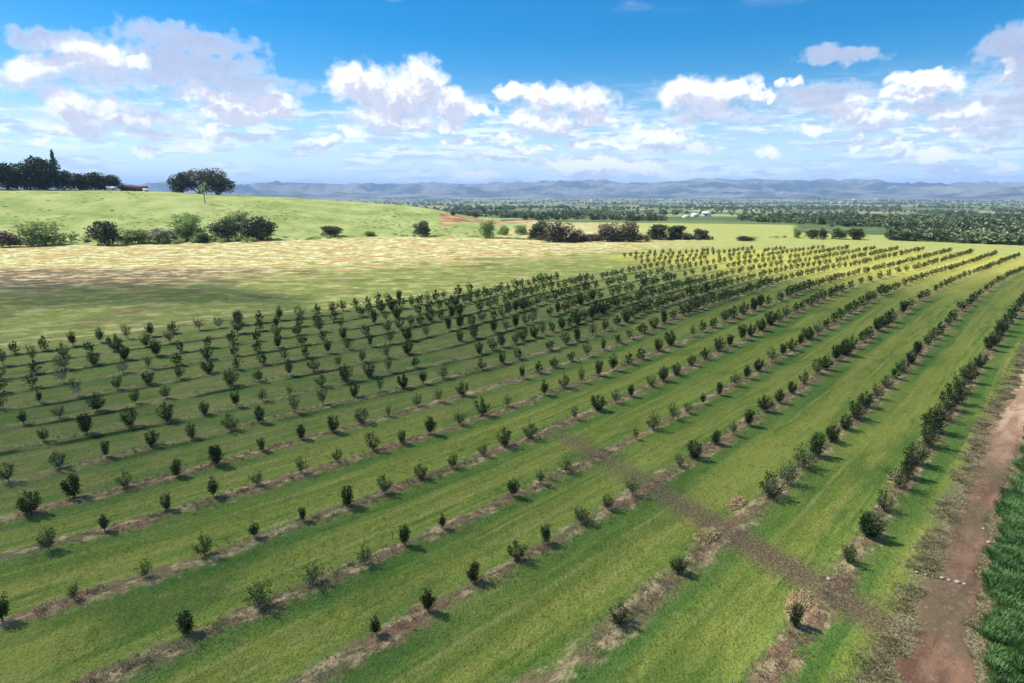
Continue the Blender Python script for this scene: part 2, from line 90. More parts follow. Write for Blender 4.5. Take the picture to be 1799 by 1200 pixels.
HILL_CREST = [(-52.9,0.53),(-44.1,0.49),(-38.5,0.42),(-31.7,0.34),(-27.9,0.22),(-23.0,-0.05),(-19.5,-0.19),(-14.9,-0.57),(-10.0,-0.93),(-7.1,-1.33),(-4.6,-1.93),(-2.5,-2.69),(-1.0,-2.99)]
HEDGE_LINE = [(-49.6,351),(-42.1,316),(-39.0,319),(-33.0,302),(-20.2,297),(-8.2,308),(-3.1,294),(5.2,273),(17.0,299),(24.2,326),(32.9,373),(35.7,376),(39.0,377),(47.2,410),(56.9,464)]
BUSHES = [
 (-192.9,242.7,10.5,5.7,'rust','low rusty brown scrub on the bare soil at the outer end of the field edge'),
 (-185.7,250.7,16.3,8.6,'light','wide light green bush beside the rusty scrub at the foot of the hill'),
 (-162.2,251.2,13.6,9.7,'dark','dark rounded bush standing alone at the foot of the pasture hill'),
 (-154.3,259.6,12.9,5.6,'light','low light green bush just beyond the dark rounded bush'),
 (-143.9,262.1,13.2,5.7,'pale','low grey green bush in the middle of the hill foot scrub'),
 (-140.5,274.1,12.8,10.4,'light','tall light green bush between the grey green scrub and the dark clump'),
 (-128.6,263.3,6.2,3.8,'dark','small dark bush at the base of the tall light green bush'),
 (-123.6,272.2,11.3,8.3,'dark','dark ragged bush beside the widest dark bush of the hill foot'),
 (-111.4,278.5,16.5,9.5,'dark','widest dark bush at the foot of the hill, at the end of the scrub'),
 (-132.5,303.3,18.0,8.2,'light','pale green bush higher up the slope behind the dark ragged bush'),
 (-85.1,299.1,9.1,4.8,'dark','small flat dark bush between the wide dark bush and the lone round one'),
 (-68.2,304.4,7.1,2.2,'light','very low green bush at the edge of the stubble field'),
 (-42.9,301.0,8.4,7.0,'dark','lone round dark bush at the edge of the stubble below the bare earth bank'),
 (-11.8,293.8,9.0,7.4,'light','bright green bush below the red earth bank'),
 (-4.1,314.0,6.2,4.5,'light','small bright green bush just behind the green one below the bank'),
 (4.4,314.0,7.9,4.8,'light','low spreading green bush at the start of the long hedge'),
 (11.4,285.8,11.3,7.7,'dark','dark green bush at the start of the long brown hedge'),
 (19.0,269.3,14.1,7.8,'brown','broad brown twiggy bush with bare gaps, second in the long hedge'),
 (27.6,272.6,9.8,4.9,'brown','low brown bush in the dip between the two large brown bushes'),
 (41.2,271.9,11.3,7.3,'brown','broad brown bush in the middle of the long hedge'),
 (50.4,272.4,11.8,8.1,'brown','tallest brown bush of the long hedge'),
 (65.7,282.5,10.7,6.9,'dark','olive dark bush after the tallest brown bush'),
 (74.1,285.5,8.2,6.2,'dark','dark bush near the end of the long hedge'),
 (84.9,285.6,8.2,4.4,'dark','last low dark bush of the long hedge, before the pale open field'),
 (101.9,275.8,8.4,2.0,'dark','very low dark bush alone before the pale open field'),
 (132.1,293.6,4.5,4.0,'light','round light green bush beyond the far corner of the orchard'),
 (135.4,285.5,5.1,4.4,'dark','small round bush, first of a close pair beyond the orchard'),
 (140.7,286.3,4.6,4.4,'dark','small round bush, second of a close pair beyond the orchard'),
 (148.0,286.0,8.2,4.4,'dark','wide dark bush beside the close pair of round bushes'),
 (152.6,282.4,8.6,5.1,'dark','largest dark bush beyond the far corner of the orchard'),
 (179.6,301.6,3.8,2.7,'dark','tiny dark bush on the pasture edge before the valley woodland'),
 (187.8,301.3,2.7,3.8,'dark','narrow upright bush on the pasture edge before the valley woodland'),
 (195.7,305.7,6.6,4.7,'dark','last rounded green bush on the pasture edge before the woodland'),
 (223.0,310.1,16.7,2.0,'dark','long flat bush along the crest of the far pasture'),
 (234.7,293.8,9.0,2.1,'dark','low dark bush at the outermost end of the far pasture'),
 (-36.0,390.3,4.5,2.8,'brown','small brown bush on the bare red earth bank, uphill one'),
 (-27.9,484.2,5.2,4.3,'brown','small brown bush on the bare red earth bank, middle one'),
 (11.3,559.9,7.0,4.5,'brown','small brown bush at the lower end of the bare red earth bank')]

CREST_TREES = [
 (-38.89,478,14.5,19.2,'oak2','tree','tall dark tree at the outer end of the hill crest grove',1.0),
 (-38.02,478,14.7,13.9,'oak0','tree','dark tree with a low crown beside the tallest one of the grove',2.2),
 (-36.94,478,16.9,14.8,'oak1','tree','rounded dark tree in the middle of the hill crest grove',0.3),
 (-35.89,478,19.2,17.8,'oak2','tree','highest domed tree of the grove, next to the spiky conifer',1.7),
 (-36.30,478,11.6,7.1,'open','tree','low reddish brown tree in front of the domed tree',0.6),
 (-35.19,478,5.2,19.4,'conifer','conifer','narrow spiky conifer rising above the grove on the hill crest',0.0),
 (-34.82,478,11.8,10.8,'oak0','tree','low dark tree at the foot of the spiky conifer',4.0),
 (-33.85,478,14.8,9.9,'oak1','tree','flat dark tree just beyond the spiky conifer',0.9),
 (-32.97,478,15.6,10.3,'oak0','tree','broad dark tree in the lower half of the grove',2.9),
 (-32.00,478,12.9,9.0,'oak2','tree','last leaning dark tree of the grove, beside the white hut',5.1),
 (-30.78,478,9.4,3.4,'open','tree','low scrubby tree between the white hut and the red roofed shed',1.0),
 (-27.13,478,14.3,12.9,'oak1','tree','dense dark tree with a pointed top on the bare crest',3.7),
 (-25.84,478,22.1,14.3,'open','tree','grey brown open crowned tree in the middle of the lone crest clump',0.4),
 (-24.60,478,19.2,15.2,'spread','tree','wide dark tree at the downhill end of the lone crest clump',2.0),
 (-25.59,405,4.8,10.1,'slim','slender_tree','slender pale green young tree standing in front of the lone crest clump',0.0)]

# azimuth, distance, width, depth, wall height, roof rise, ...
BUILDINGS = [
 (-30.41,484,15.2,8.0,2.0,1.5,'tan','red','shed','long low shed with a rusty red roof on the hill crest',0.10,3,None),
 (-31.87,470,4.7,4.0,1.4,1.1,'white','white','hut','small white hut beside the last tree of the crest grove',0.30,1,None),
 (-29.62,470,2.6,3.0,1.1,0.6,'white','white','hut','tiny white hut past the end of the red roofed shed',0.20,1,None),
 (16.00,772,7.4,8.0,3.0,1.3,'white','tin','farm_building','smaller white farm building in the valley, darker roofed one of the pair',0.25,2,'pair of white farm buildings in the valley'),
 (16.94,824,10.0,9.0,3.8,1.8,'white','tin','farm_building','larger white farm building in the valley beside the smaller one',-0.15,2,'pair of white farm buildings in the valley'),
 (15.25,726,5.7,6.0,1.4,0.8,'white','tin','farm_building','lowest pale farm building just before the white pair',0.50,1,'pair of white farm buildings in the valley'),
 (27.18,4330,19.7,9.8,5.5,2.4,'white','tin','farmhouse','tiny white farmhouse far out on the hazy valley floor',-0.60,1,'white farmhouses scattered over the far valley'),
 (27.75,3530,16.0,8.0,4.5,1.9,'white','tin','farmhouse','tiny white farmhouse far out on the hazy valley floor',0.10,1,'white farmhouses scattered over the far valley'),
 (26.50,3940,17.9,9.0,5.0,2.1,'white','tin','farmhouse','tiny white farmhouse far out on the hazy valley floor',-0.40,1,'white farmhouses scattered over the far valley'),
 (13.01,5830,26.5,13.2,7.4,3.2,'white','tin','farmhouse','tiny white farmhouse far out on the hazy valley floor',0.30,1,'white farmhouses scattered over the far valley'),
 (7.10,5210,23.7,11.8,6.6,2.8,'white','tin','farmhouse','tiny white farmhouse far out on the hazy valley floor',-0.20,1,'white farmhouses scattered over the far valley'),
 (3.17,6240,28.0,14.0,7.8,3.4,'white','tin','farmhouse','tiny white farmhouse far out on the hazy valley floor',0.50,1,'white farmhouses scattered over the far valley'),
 (9.39,924,4.2,2.1,1.2,0.5,'white','tin','farmhouse','tiny white farmhouse far out on the hazy valley floor',-0.00,1,'white farmhouses scattered over the far valley'),
 (28.04,6470,28.0,14.0,7.8,3.4,'white','tin','farmhouse','tiny white farmhouse far out on the hazy valley floor',-0.50,1,'white farmhouses scattered over the far valley'),
 (29.59,7810,28.0,14.0,7.8,3.4,'white','tin','farmhouse','tiny white farmhouse far out on the hazy valley floor',0.20,1,'white farmhouses scattered over the far valley'),
 (35.66,1720,7.8,3.9,2.2,0.9,'white','tin','farmhouse','tiny white farmhouse far out on the hazy valley floor',-0.30,1,'white farmhouses scattered over the far valley'),
 (37.82,1391,6.3,3.2,1.8,0.8,'white','tin','farmhouse','tiny white farmhouse far out on the hazy valley floor',0.40,1,'white farmhouses scattered over the far valley')]
SHADE_EDGE = [(-260,165),(-125,152),(-96,151),(-77,148),(-62,136),(-45,122),(-30,116),(-22,122),(0,135),(13,142),(27,147),(41,150),(71,157),(104,164),(144,177),(260,200)]
HAZE = 8e-5


# ------------------------------------------------------------------ node helper
class Nodes:
    def __init__(self, tree):
        self.t = tree; tree.nodes.clear()
    def n(self, kind, **kw):
        nd = self.t.nodes.new(kind)
        for k, v in kw.items(): setattr(nd, k, v)
        return nd
    def put(self, sock, v):
        if isinstance(v, bpy.types.NodeSocket): self.t.links.new(v, sock)
        elif v is not None: sock.default_value = v
    def m(self, op, a, b=None, c=None, clamp=False):
        nd = self.n('ShaderNodeMath', operation=op, use_clamp=clamp)
        for i, v in enumerate((a, b, c)): self.put(nd.inputs[i], v)
        return nd.outputs[0]
    def v(self, op, a, b=None, c=None):
        nd = self.n('ShaderNodeVectorMath', operation=op)
        for i, x in enumerate((a, b, c)):
            if x is not None: self.put(nd.inputs[i], x)
        return nd.outputs['Value'] if op in ('LENGTH', 'DOT_PRODUCT', 'DISTANCE') else nd.outputs[0]
    def xyz(self, x=0.0, y=0.0, z=0.0):
        nd = self.n('ShaderNodeCombineXYZ')
        for i, q in enumerate((x, y, z)): self.put(nd.inputs[i], q)
        return nd.outputs[0]
    def sep(self, v):
        nd = self.n('ShaderNodeSeparateXYZ'); self.put(nd.inputs[0], v); return nd.outputs
    def noise(self, vec, scale=1.0, detail=3.0, rough=0.55, dist=0.0):
        nd = self.n('ShaderNodeTexNoise'); self.put(nd.inputs['Vector'], vec)
        nd.inputs['Scale'].default_value = scale; nd.inputs['Detail'].default_value = detail
        nd.inputs['Roughness'].default_value = rough; nd.inputs['Distortion'].default_value = dist
        return nd.outputs['Fac']
    def noise3(self, vec, scale=1.0, detail=2.0):
        nd = self.n('ShaderNodeTexNoise'); self.put(nd.inputs['Vector'], vec)
        nd.inputs['Scale'].default_value = scale; nd.inputs['Detail'].default_value = detail
        return nd.outputs['Color']
    def ss(self, x, lo, hi, a=0.0, b=1.0):
        nd = self.n('ShaderNodeMapRange', interpolation_type='SMOOTHSTEP')
        self.put(nd.inputs[0], x); self.put(nd.inputs[1], lo); self.put(nd.inputs[2], hi)
        nd.inputs[3].default_value = a; nd.inputs[4].default_value = b
        return nd.outputs[0]
    def mix(self, f, a, b):
        nd = self.n('ShaderNodeMix', data_type='RGBA')
        self.put(nd.inputs[0], f)
        for s, q in ((nd.inputs[6], a), (nd.inputs[7], b)):
            self.put(s, (*q, 1.0) if isinstance(q, tuple) and len(q) == 3 else q)
        return nd.outputs[2]
    def attr(self, name):
        return self.n('ShaderNodeAttribute', attribute_name=name).outputs['Fac']

# ------------------------------------------------------------------ the sky: clear blue with fair-weather cumulus
def cloud_group():
    g = bpy.data.node_groups.new('cloud density', 'ShaderNodeTree')
    g.interface.new_socket('p', in_out='INPUT', socket_type='NodeSocketVector')
    g.interface.new_socket('d', in_out='OUTPUT', socket_type='NodeSocketFloat')
    g.interface.new_socket('grey', in_out='OUTPUT', socket_type='NodeSocketFloat')
    g.interface.new_socket('raw', in_out='OUTPUT', socket_type='NodeSocketFloat')
    k = Nodes(g)
    gi = k.n('NodeGroupInput'); go = k.n('NodeGroupOutput')
    p = gi.outputs[0]
    w1 = k.v('SUBTRACT', k.noise3(p, 0.45, 2.0), (0.5, 0.5, 0.5))
    w2 = k.v('SUBTRACT', k.noise3(p, 1.9, 2.0), (0.5, 0.5, 0.5))
    q = k.v('MULTIPLY_ADD', w1, (4.2, 2.4, 0.0), p)
    q = k.v('MULTIPLY_ADD', w2, (1.1, 0.7, 0.0), q)
    def field(blobs):
        cur = None
        for a, e, ra, re in blobs:
            d = k.v('LENGTH', k.v('MULTIPLY_ADD', q, (1 / ra, 1 / re, 0.0), (-a / ra, -e / re, 0.0)))
            cur = d if cur is None else k.m('MINIMUM', cur, d)
        return k.m('SUBTRACT', 1.0, cur)
    white = field(PUFFS); grey = field(GREY_PUFFS)
    fine = k.m('SUBTRACT', k.noise(p, 1.15, 5.0, 0.55), 0.5)
    d1 = k.ss(k.m('MULTIPLY_ADD', fine, 0.75, white), -0.30, 0.42)
    d2 = k.ss(k.m('MULTIPLY_ADD', fine, 1.5, grey), -0.35, 0.60)
    d = k.m('MAXIMUM', d1, k.m('MULTIPLY', d2, 0.78))
    k.put(go.inputs[0], d)
    k.put(go.inputs[1], k.m('MULTIPLY', d2, k.m('SUBTRACT', 1.0, k.m('MULTIPLY', d1, 0.75))))
    billow = k.m('SUBTRACT', k.noise(p, 2.6, 4.0, 0.6), 0.5)
    k.put(go.inputs[2], k.m('MULTIPLY_ADD', billow, 1.1, k.m('MULTIPLY_ADD', fine, 0.9, k.m('MAXIMUM', white, grey))))
    return g

world = bpy.data.worlds.new('World')
scene.world = world
world.use_nodes = True
k = Nodes(world.node_tree)
tc = k.n('ShaderNodeTexCoord').outputs['Generated']
sx, sy, sz = k.sep(tc)
sky = k.n('ShaderNodeTexSky', sky_type='NISHITA', sun_disc=False)
sky.sun_elevation = radians(SUN_EL); sky.sun_rotation = radians(SUN_AZ % 360)
sky.air_density = 1.0; sky.dust_density = 0.4; sky.ozone_density = 3.0; sky.altitude = 200
blue = k.n('ShaderNodeHueSaturation')
blue.inputs['Saturation'].default_value = 1.65; blue.inputs['Value'].default_value = 1.35
k.put(blue.inputs['Color'], sky.outputs[0])
az = k.m('MULTIPLY', k.m('ARCTAN2', sx, sy), 57.29578)
el = k.m('MULTIPLY', k.m('ARCSINE', sz), 57.29578)
p0 = k.xyz(az, el, 0.0)
cg = cloud_group()
def cg_node(vec):
    nd = k.n('ShaderNodeGroup'); nd.node_tree = cg; k.put(nd.inputs[0], vec); return nd
A = cg_node(p0)
B = cg_node(k.v('ADD', p0, (-0.5, 1.05, 0.0)))
dens, gry = A.outputs[0], A.outputs[1]
# thin low wisps that crowd towards the horizon
wv = k.xyz(k.m('MULTIPLY', az, 0.16), k.m('MULTIPLY', el, 0.85), 3.0)
wis = k.noise(wv, 1.5, 6.0, 0.58, 0.2)
lowband = k.m('MULTIPLY', k.ss(el, 0.1, 1.5), k.ss(el, 10.0, 4.5))
wisp = k.m('MULTIPLY', k.ss(wis, 0.42, 0.60), k.m('MULTIPLY', lowband, 0.7))
wisp_tone = k.ss(k.noise(wv, 2.6, 4.0), 0.42, 0.56)
# clouds elsewhere in the dome, on a flat layer overhead
lay = k.v('DIVIDE', tc, k.xyz(k.m('MAXIMUM', sz, 0.05), k.m('MAXIMUM', sz, 0.05), 1.0))
over = k.noise(lay, 1.1, 6.0, 0.6)
outside = k.m('MAXIMUM', k.ss(el, 13.6, 17.0), k.ss(k.m('ABSOLUTE', az), 42.0, 50.0))
overd = k.m('MULTIPLY', k.m('MULTIPLY', k.ss(over, 0.50, 0.64), outside), k.ss(el, 1.0, 7.0))
shade = k.m('MULTIPLY', k.ss(B.outputs[2], -0.05, 0.62), 0.85)
shade = k.m('MAXIMUM', shade, k.m('MULTIPLY', gry, 1.0))
lum = k.m('MULTIPLY', shade, k.m('ADD', 0.72, k.m('MULTIPLY', k.noise(p0, 0.9, 4.0), 0.5)), clamp=True)
white = (12.5, 12.5, 12.9); grey = (6.2, 6.3, 7.9)
cl = k.mix(lum, white, grey)
base = k.mix(k.m('MULTIPLY', k.ss(el, 10.0, -1.0), 0.7), blue.outputs[0], (8.6, 11.6, 13.0))
c = k.mix(wisp, base, k.mix(wisp_tone, (6.0, 7.2, 10.2), (12.0, 12.6, 13.4)))
c = k.mix(overd, c, k.mix(k.ss(over, 0.56, 0.72), (8.5, 8.7, 9.3), (4.5, 4.8, 6.0)))
full = k.mix(k.m('MULTIPLY', dens, 0.97), c, cl)
bg0 = k.n('ShaderNodeBackground'); k.put(bg0.inputs[0], c); bg0.inputs[1].default_value = 0.064
bg1 = k.n('ShaderNodeBackground'); k.put(bg1.inputs[0], full); bg1.inputs[1].default_value = 0.064
# the named puffs only exist in this part of the sky
part = k.m('MULTIPLY', k.m('MULTIPLY', k.m('LESS_THAN', el, 19.0), k.m('GREATER_THAN', el, -0.5)), k.m('LESS_THAN', k.m('ABSOLUTE', az), 50.0))
mx = k.n('ShaderNodeMixShader'); k.put(mx.inputs[0], part)
k.t.links.new(bg0.outputs[0], mx.inputs[1]); k.t.links.new(bg1.outputs[0], mx.inputs[2])
k.t.links.new(mx.outputs[0], k.n('ShaderNodeOutputWorld').inputs[0])
world.cycles.sampling_method = 'MANUAL'; world.cycles.sample_map_resolution = 256

# ------------------------------------------------------------------ shape of the land
C45 = math.sqrt(0.5)
def to_uv(x, y): return (x + y) * C45, (y - x) * C45
def to_xy(u, v): return (u - v) * C45, (u + v) * C45
ROW_V = np.array(ROW_V)
ROW_U = ROW_U0 + ROW_DU * np.arange(ROW_V.shape[1])

def row_number(u, v):
    """Fractional row number of a point: whole on every row of trees."""
    u = np.atleast_1d(np.asarray(u, float)); v = np.atleast_1d(np.asarray(v, float))
    f = np.clip((u - ROW_U0) / ROW_DU, 0, ROW_V.shape[1] - 1.001)
    i = f.astype(int); f = f - i
    tab = ROW_V[:, i] * (1 - f) + ROW_V[:, i + 1] * f
    n = tab.shape[0]
    cnt = np.clip((tab < v).sum(0) - 1, 0, n - 2)
    j = np.arange(len(v))
    a = tab[cnt, j]; b = tab[cnt + 1, j]
    return cnt + 1 + (v - a) / (b - a)

_rs = np.random.RandomState(11)
_PERM = _rs.rand(256, 256)
def vnoise(x, y):
    x = np.asarray(x, float); y = np.asarray(y, float)
    xi = np.floor(x).astype(int); yi = np.floor(y).astype(int)
    fx = x - xi; fy = y - yi
    fx = fx * fx * (3 - 2 * fx); fy = fy * fy * (3 - 2 * fy)
    g = lambda a, b: _PERM[a & 255, b & 255]
    return (g(xi, yi) * (1 - fx) + g(xi + 1, yi) * fx) * (1 - fy) + (g(xi, yi + 1) * (1 - fx) + g(xi + 1, yi + 1) * fx) * fy
def fbm(x, y, o=4):
    s = 0; a = 0.5; t = 0
    for i in range(o):
        s = s + a * vnoise(x * 2 ** i + 17.3 * i, y * 2 ** i - 9.1 * i); t += a; a *= 0.5
    return s / t
def sstep(x, a, b):
    t = np.clip((x - a) / (b - a), 0, 1); return t * t * (3 - 2 * t)

HEDGE_LINE = np.array(HEDGE_LINE); HILL_CREST = np.array(HILL_CREST); RIDGE_LINE = np.array(RIDGE_LINE)
def hedge_dist(az): return np.interp(az, HEDGE_LINE[:, 0], HEDGE_LINE[:, 1])
FLOOR_R = [0, 420, 600, 1000, 2000, 4000, 7000, 60000]
FLOOR_Z = [0, 0, -3, -11, -24, -36, -40, -40]
def height(x, y):
    x = np.asarray(x, float); y = np.asarray(y, float)
    r = np.hypot(x, y); az = np.degrees(np.arctan2(x, y))
    floor = np.interp(r, FLOOR_R, FLOOR_Z)
    floor = floor + sstep(r, 450, 1800) * 9.0 * (fbm(x / 420, y / 420, 3) - 0.5)
    front = sstep(np.abs(az), 120, 100)
    rb = hedge_dist(az) + 4
    rc = np.interp(az, [-60, -23, -14, -7, -2.6, 0], [500, 480, 455, 425, 390, 385])
    zc = EYE + rc * np.tan(np.radians(np.interp(az, HILL_CREST[:, 0], HILL_CREST[:, 1])))
    zc = np.maximum(zc, 0) * sstep(az, 1.5, -2.0)
    t = np.clip((r - rb) / (rc - rb), 0, 1)
    up = zc * (0.5 * t * t * (3 - 2 * t) + 0.5 * np.sin(t * pi / 2))
    up = up + np.sin(t * pi) * 1.4 * (fbm(x / 45, y / 45, 2) - 0.5) * sstep(az, 1.5, -2.0)
    down = zc * (1 - sstep(r, rc, rc + 420))
    hill = np.where(r < rc, up, down)
    z = np.where((az < 1.5) & (az > -110), np.maximum(hill, 0) * front + floor, floor)
    # beds and a little roughness on the orchard floor
    u, v = to_uv(x, y)
    rn = row_number(u.ravel(), v.ravel()).reshape(x.shape)
    d = np.abs(rn - np.round(rn)) * 6.5
    orch = sstep(field_sdf(u, v), -1, 2) * (rn > 0.5)
    z = z + np.where(r < 400, 0.13 * np.exp(-(d / 0.8) ** 2) * orch + 0.12 * (fbm(x / 3.1, y / 3.1, 3) - 0.5), 0)
    return z
_FU = np.array(FIELD)
def field_sdf(u, v):
    u = np.asarray(u, float); v = np.asarray(v, float)
    best = np.full(u.shape, 1e9); c = np.zeros(u.shape, bool); n = len(_FU)
    for i in range(n):
        a = _FU[i]; b = _FU[(i + 1) % n]; d = b - a
        t = np.clip(((u - a[0]) * d[0] + (v - a[1]) * d[1]) / (d @ d), 0, 1)
        best = np.minimum(best, np.hypot(u - a[0] - t * d[0], v - a[1] - t * d[1]))
        if a[1] != b[1]:
            c ^= ((a[1] > v) != (b[1] > v)) & (u < (b[0] - a[0]) * (v - a[1]) / (b[1] - a[1]) + a[0])
    return np.where(c, best, -best)
def H(x, y): return float(height(np.array([x]), np.array([y]))[0])

TRACK_OUT = ([20, 27, 31, 34, 39, 48, 56, 68, 82, 101, 112, 200, 300], [4.5, 4.7, 4.9, 5.1, 5.3, 5.8, 6.3, 7.2, 7.9, 8.8, 9.2, 11.0, 10.0])
TRACK_IN = ([20, 30, 33, 40, 45, 51, 59, 66, 90, 112, 200, 300], [1.6, 2.2, 2.6, 3.3, 3.7, 4.0, 4.2, 4.3, 5.2, 6.0, 7.0, 6.0])
def track_edges(u):
    return np.interp(u, *TRACK_IN), np.interp(u, *TRACK_OUT) - 0.9 * sstep(u, 60, 90)

# ------------------------------------------------------------------ mesh and object helpers
def mesh_from(name, verts, faces, mat=None, smooth=False):
    """faces: (n,3) or (n,4) int array, or a list of such arrays."""
    me = bpy.data.meshes.new(name)
    if not isinstance(faces, list): faces = [faces]
    faces = [np.asarray(f) for f in faces if len(f)]
    verts = np.asarray(verts, np.float32)
    me.vertices.add(len(verts)); me.vertices.foreach_set('co', verts.ravel())
    nl = sum(f.size for f in faces); nf = sum(len(f) for f in faces)
    me.loops.add(nl); me.polygons.add(nf)
    me.loops.foreach_set('vertex_index', np.concatenate([f.ravel() for f in faces]).astype(np.int32))
    tot = np.concatenate([np.full(len(f), f.shape[1]) for f in faces])
    st = np.concatenate([[0], np.cumsum(tot)[:-1]])
    me.polygons.foreach_set('loop_start', st.astype(np.int32))
    try: me.polygons.foreach_set('loop_total', tot.astype(np.int32))
    except Exception: pass
    me.update(calc_edges=True)
    if smooth: me.polygons.foreach_set('use_smooth', np.ones(nf, bool))
    if mat: me.materials.append(mat)
    return me
def add_obj(name, data, parent=None, loc=None, kind=None, label=None, cat=None, group=None):
    o = bpy.data.objects.new(name, data); COL.objects.link(o)
    if parent is not None: o.parent = parent
    if loc is not None: o.location = loc
    if kind: o['kind'] = kind
    if label: o['label'] = label
    if cat: o['category'] = cat
    if group: o['group'] = group
    return o
def fattr(me, name, vals):
    a = me.attributes.new(name, 'FLOAT', 'POINT'); a.data.foreach_set('value', np.asarray(vals, np.float32).ravel())

def material(name, build, rough=0.9, spec=0.15):
    m = bpy.data.materials.new(name); m.use_nodes = True
    k = Nodes(m.node_tree)
    bs = k.n('ShaderNodeBsdfPrincipled'); bs.inputs['Roughness'].default_value = rough
    bs.inputs['Specular IOR Level'].default_value = spec
    out = k.n('ShaderNodeOutputMaterial')
    k.t.links.new(bs.outputs[0], out.inputs[0])
    build(k, bs, out)
    return m

def leaf_mat(name, dark, light, back=0.2, scale=6.0, hue=0.35):
    def b(k, bs, out):
        g = k.n('ShaderNodeNewGeometry')
        tco = k.n('ShaderNodeTexCoord').outputs['Object']
        rnd = k.n('ShaderNodeObjectInfo').outputs['Random']
        n = k.noise(tco, scale, 3.0)
        f = k.m('ADD', k.ss(n, 0.32, 0.7), k.m('MULTIPLY', k.m('SUBTRACT', g.outputs['Random Per Island'], 0.5), 0.7), clamp=True)
        c = k.mix(f, dark, light)
        hs = k.n('ShaderNodeHueSaturation')
        k.put(hs.inputs['Value'], k.m('MULTIPLY_ADD', rnd, hue, 1 - hue / 2))
        k.put(hs.inputs['Hue'], k.m('MULTIPLY_ADD', rnd, 0.03, 0.485))
        k.put(hs.inputs['Color'], c)
        k.put(bs.inputs['Base Color'], hs.outputs[0])
        tr = k.n('ShaderNodeBsdfTranslucent'); k.put(tr.inputs[0], hs.outputs[0])
        mx = k.n('ShaderNodeMixShader'); mx.inputs[0].default_value = back
        k.t.links.new(bs.outputs[0], mx.inputs[1]); k.t.links.new(tr.outputs[0], mx.inputs[2])
        k.t.links.new(mx.outputs[0], out.inputs[0])
    return material(name, b, 0.55, 0.25)
def plain_mat(name, a, b_, scale=8.0, rough=0.85, bump=0.0):
    def b(k, bs, out):
        tco = k.n('ShaderNodeTexCoord').outputs['Object']
        n = k.noise(tco, scale, 4.0)
        k.put(bs.inputs['Base Color'], k.mix(k.ss(n, 0.3, 0.7), a, b_))
        if bump:
            bp = k.n('ShaderNodeBump'); bp.inputs['Strength'].default_value = bump
            k.put(bp.inputs['Height'], n); k.t.links.new(bp.outputs[0], bs.inputs['Normal'])
    return material(name, b, rough)

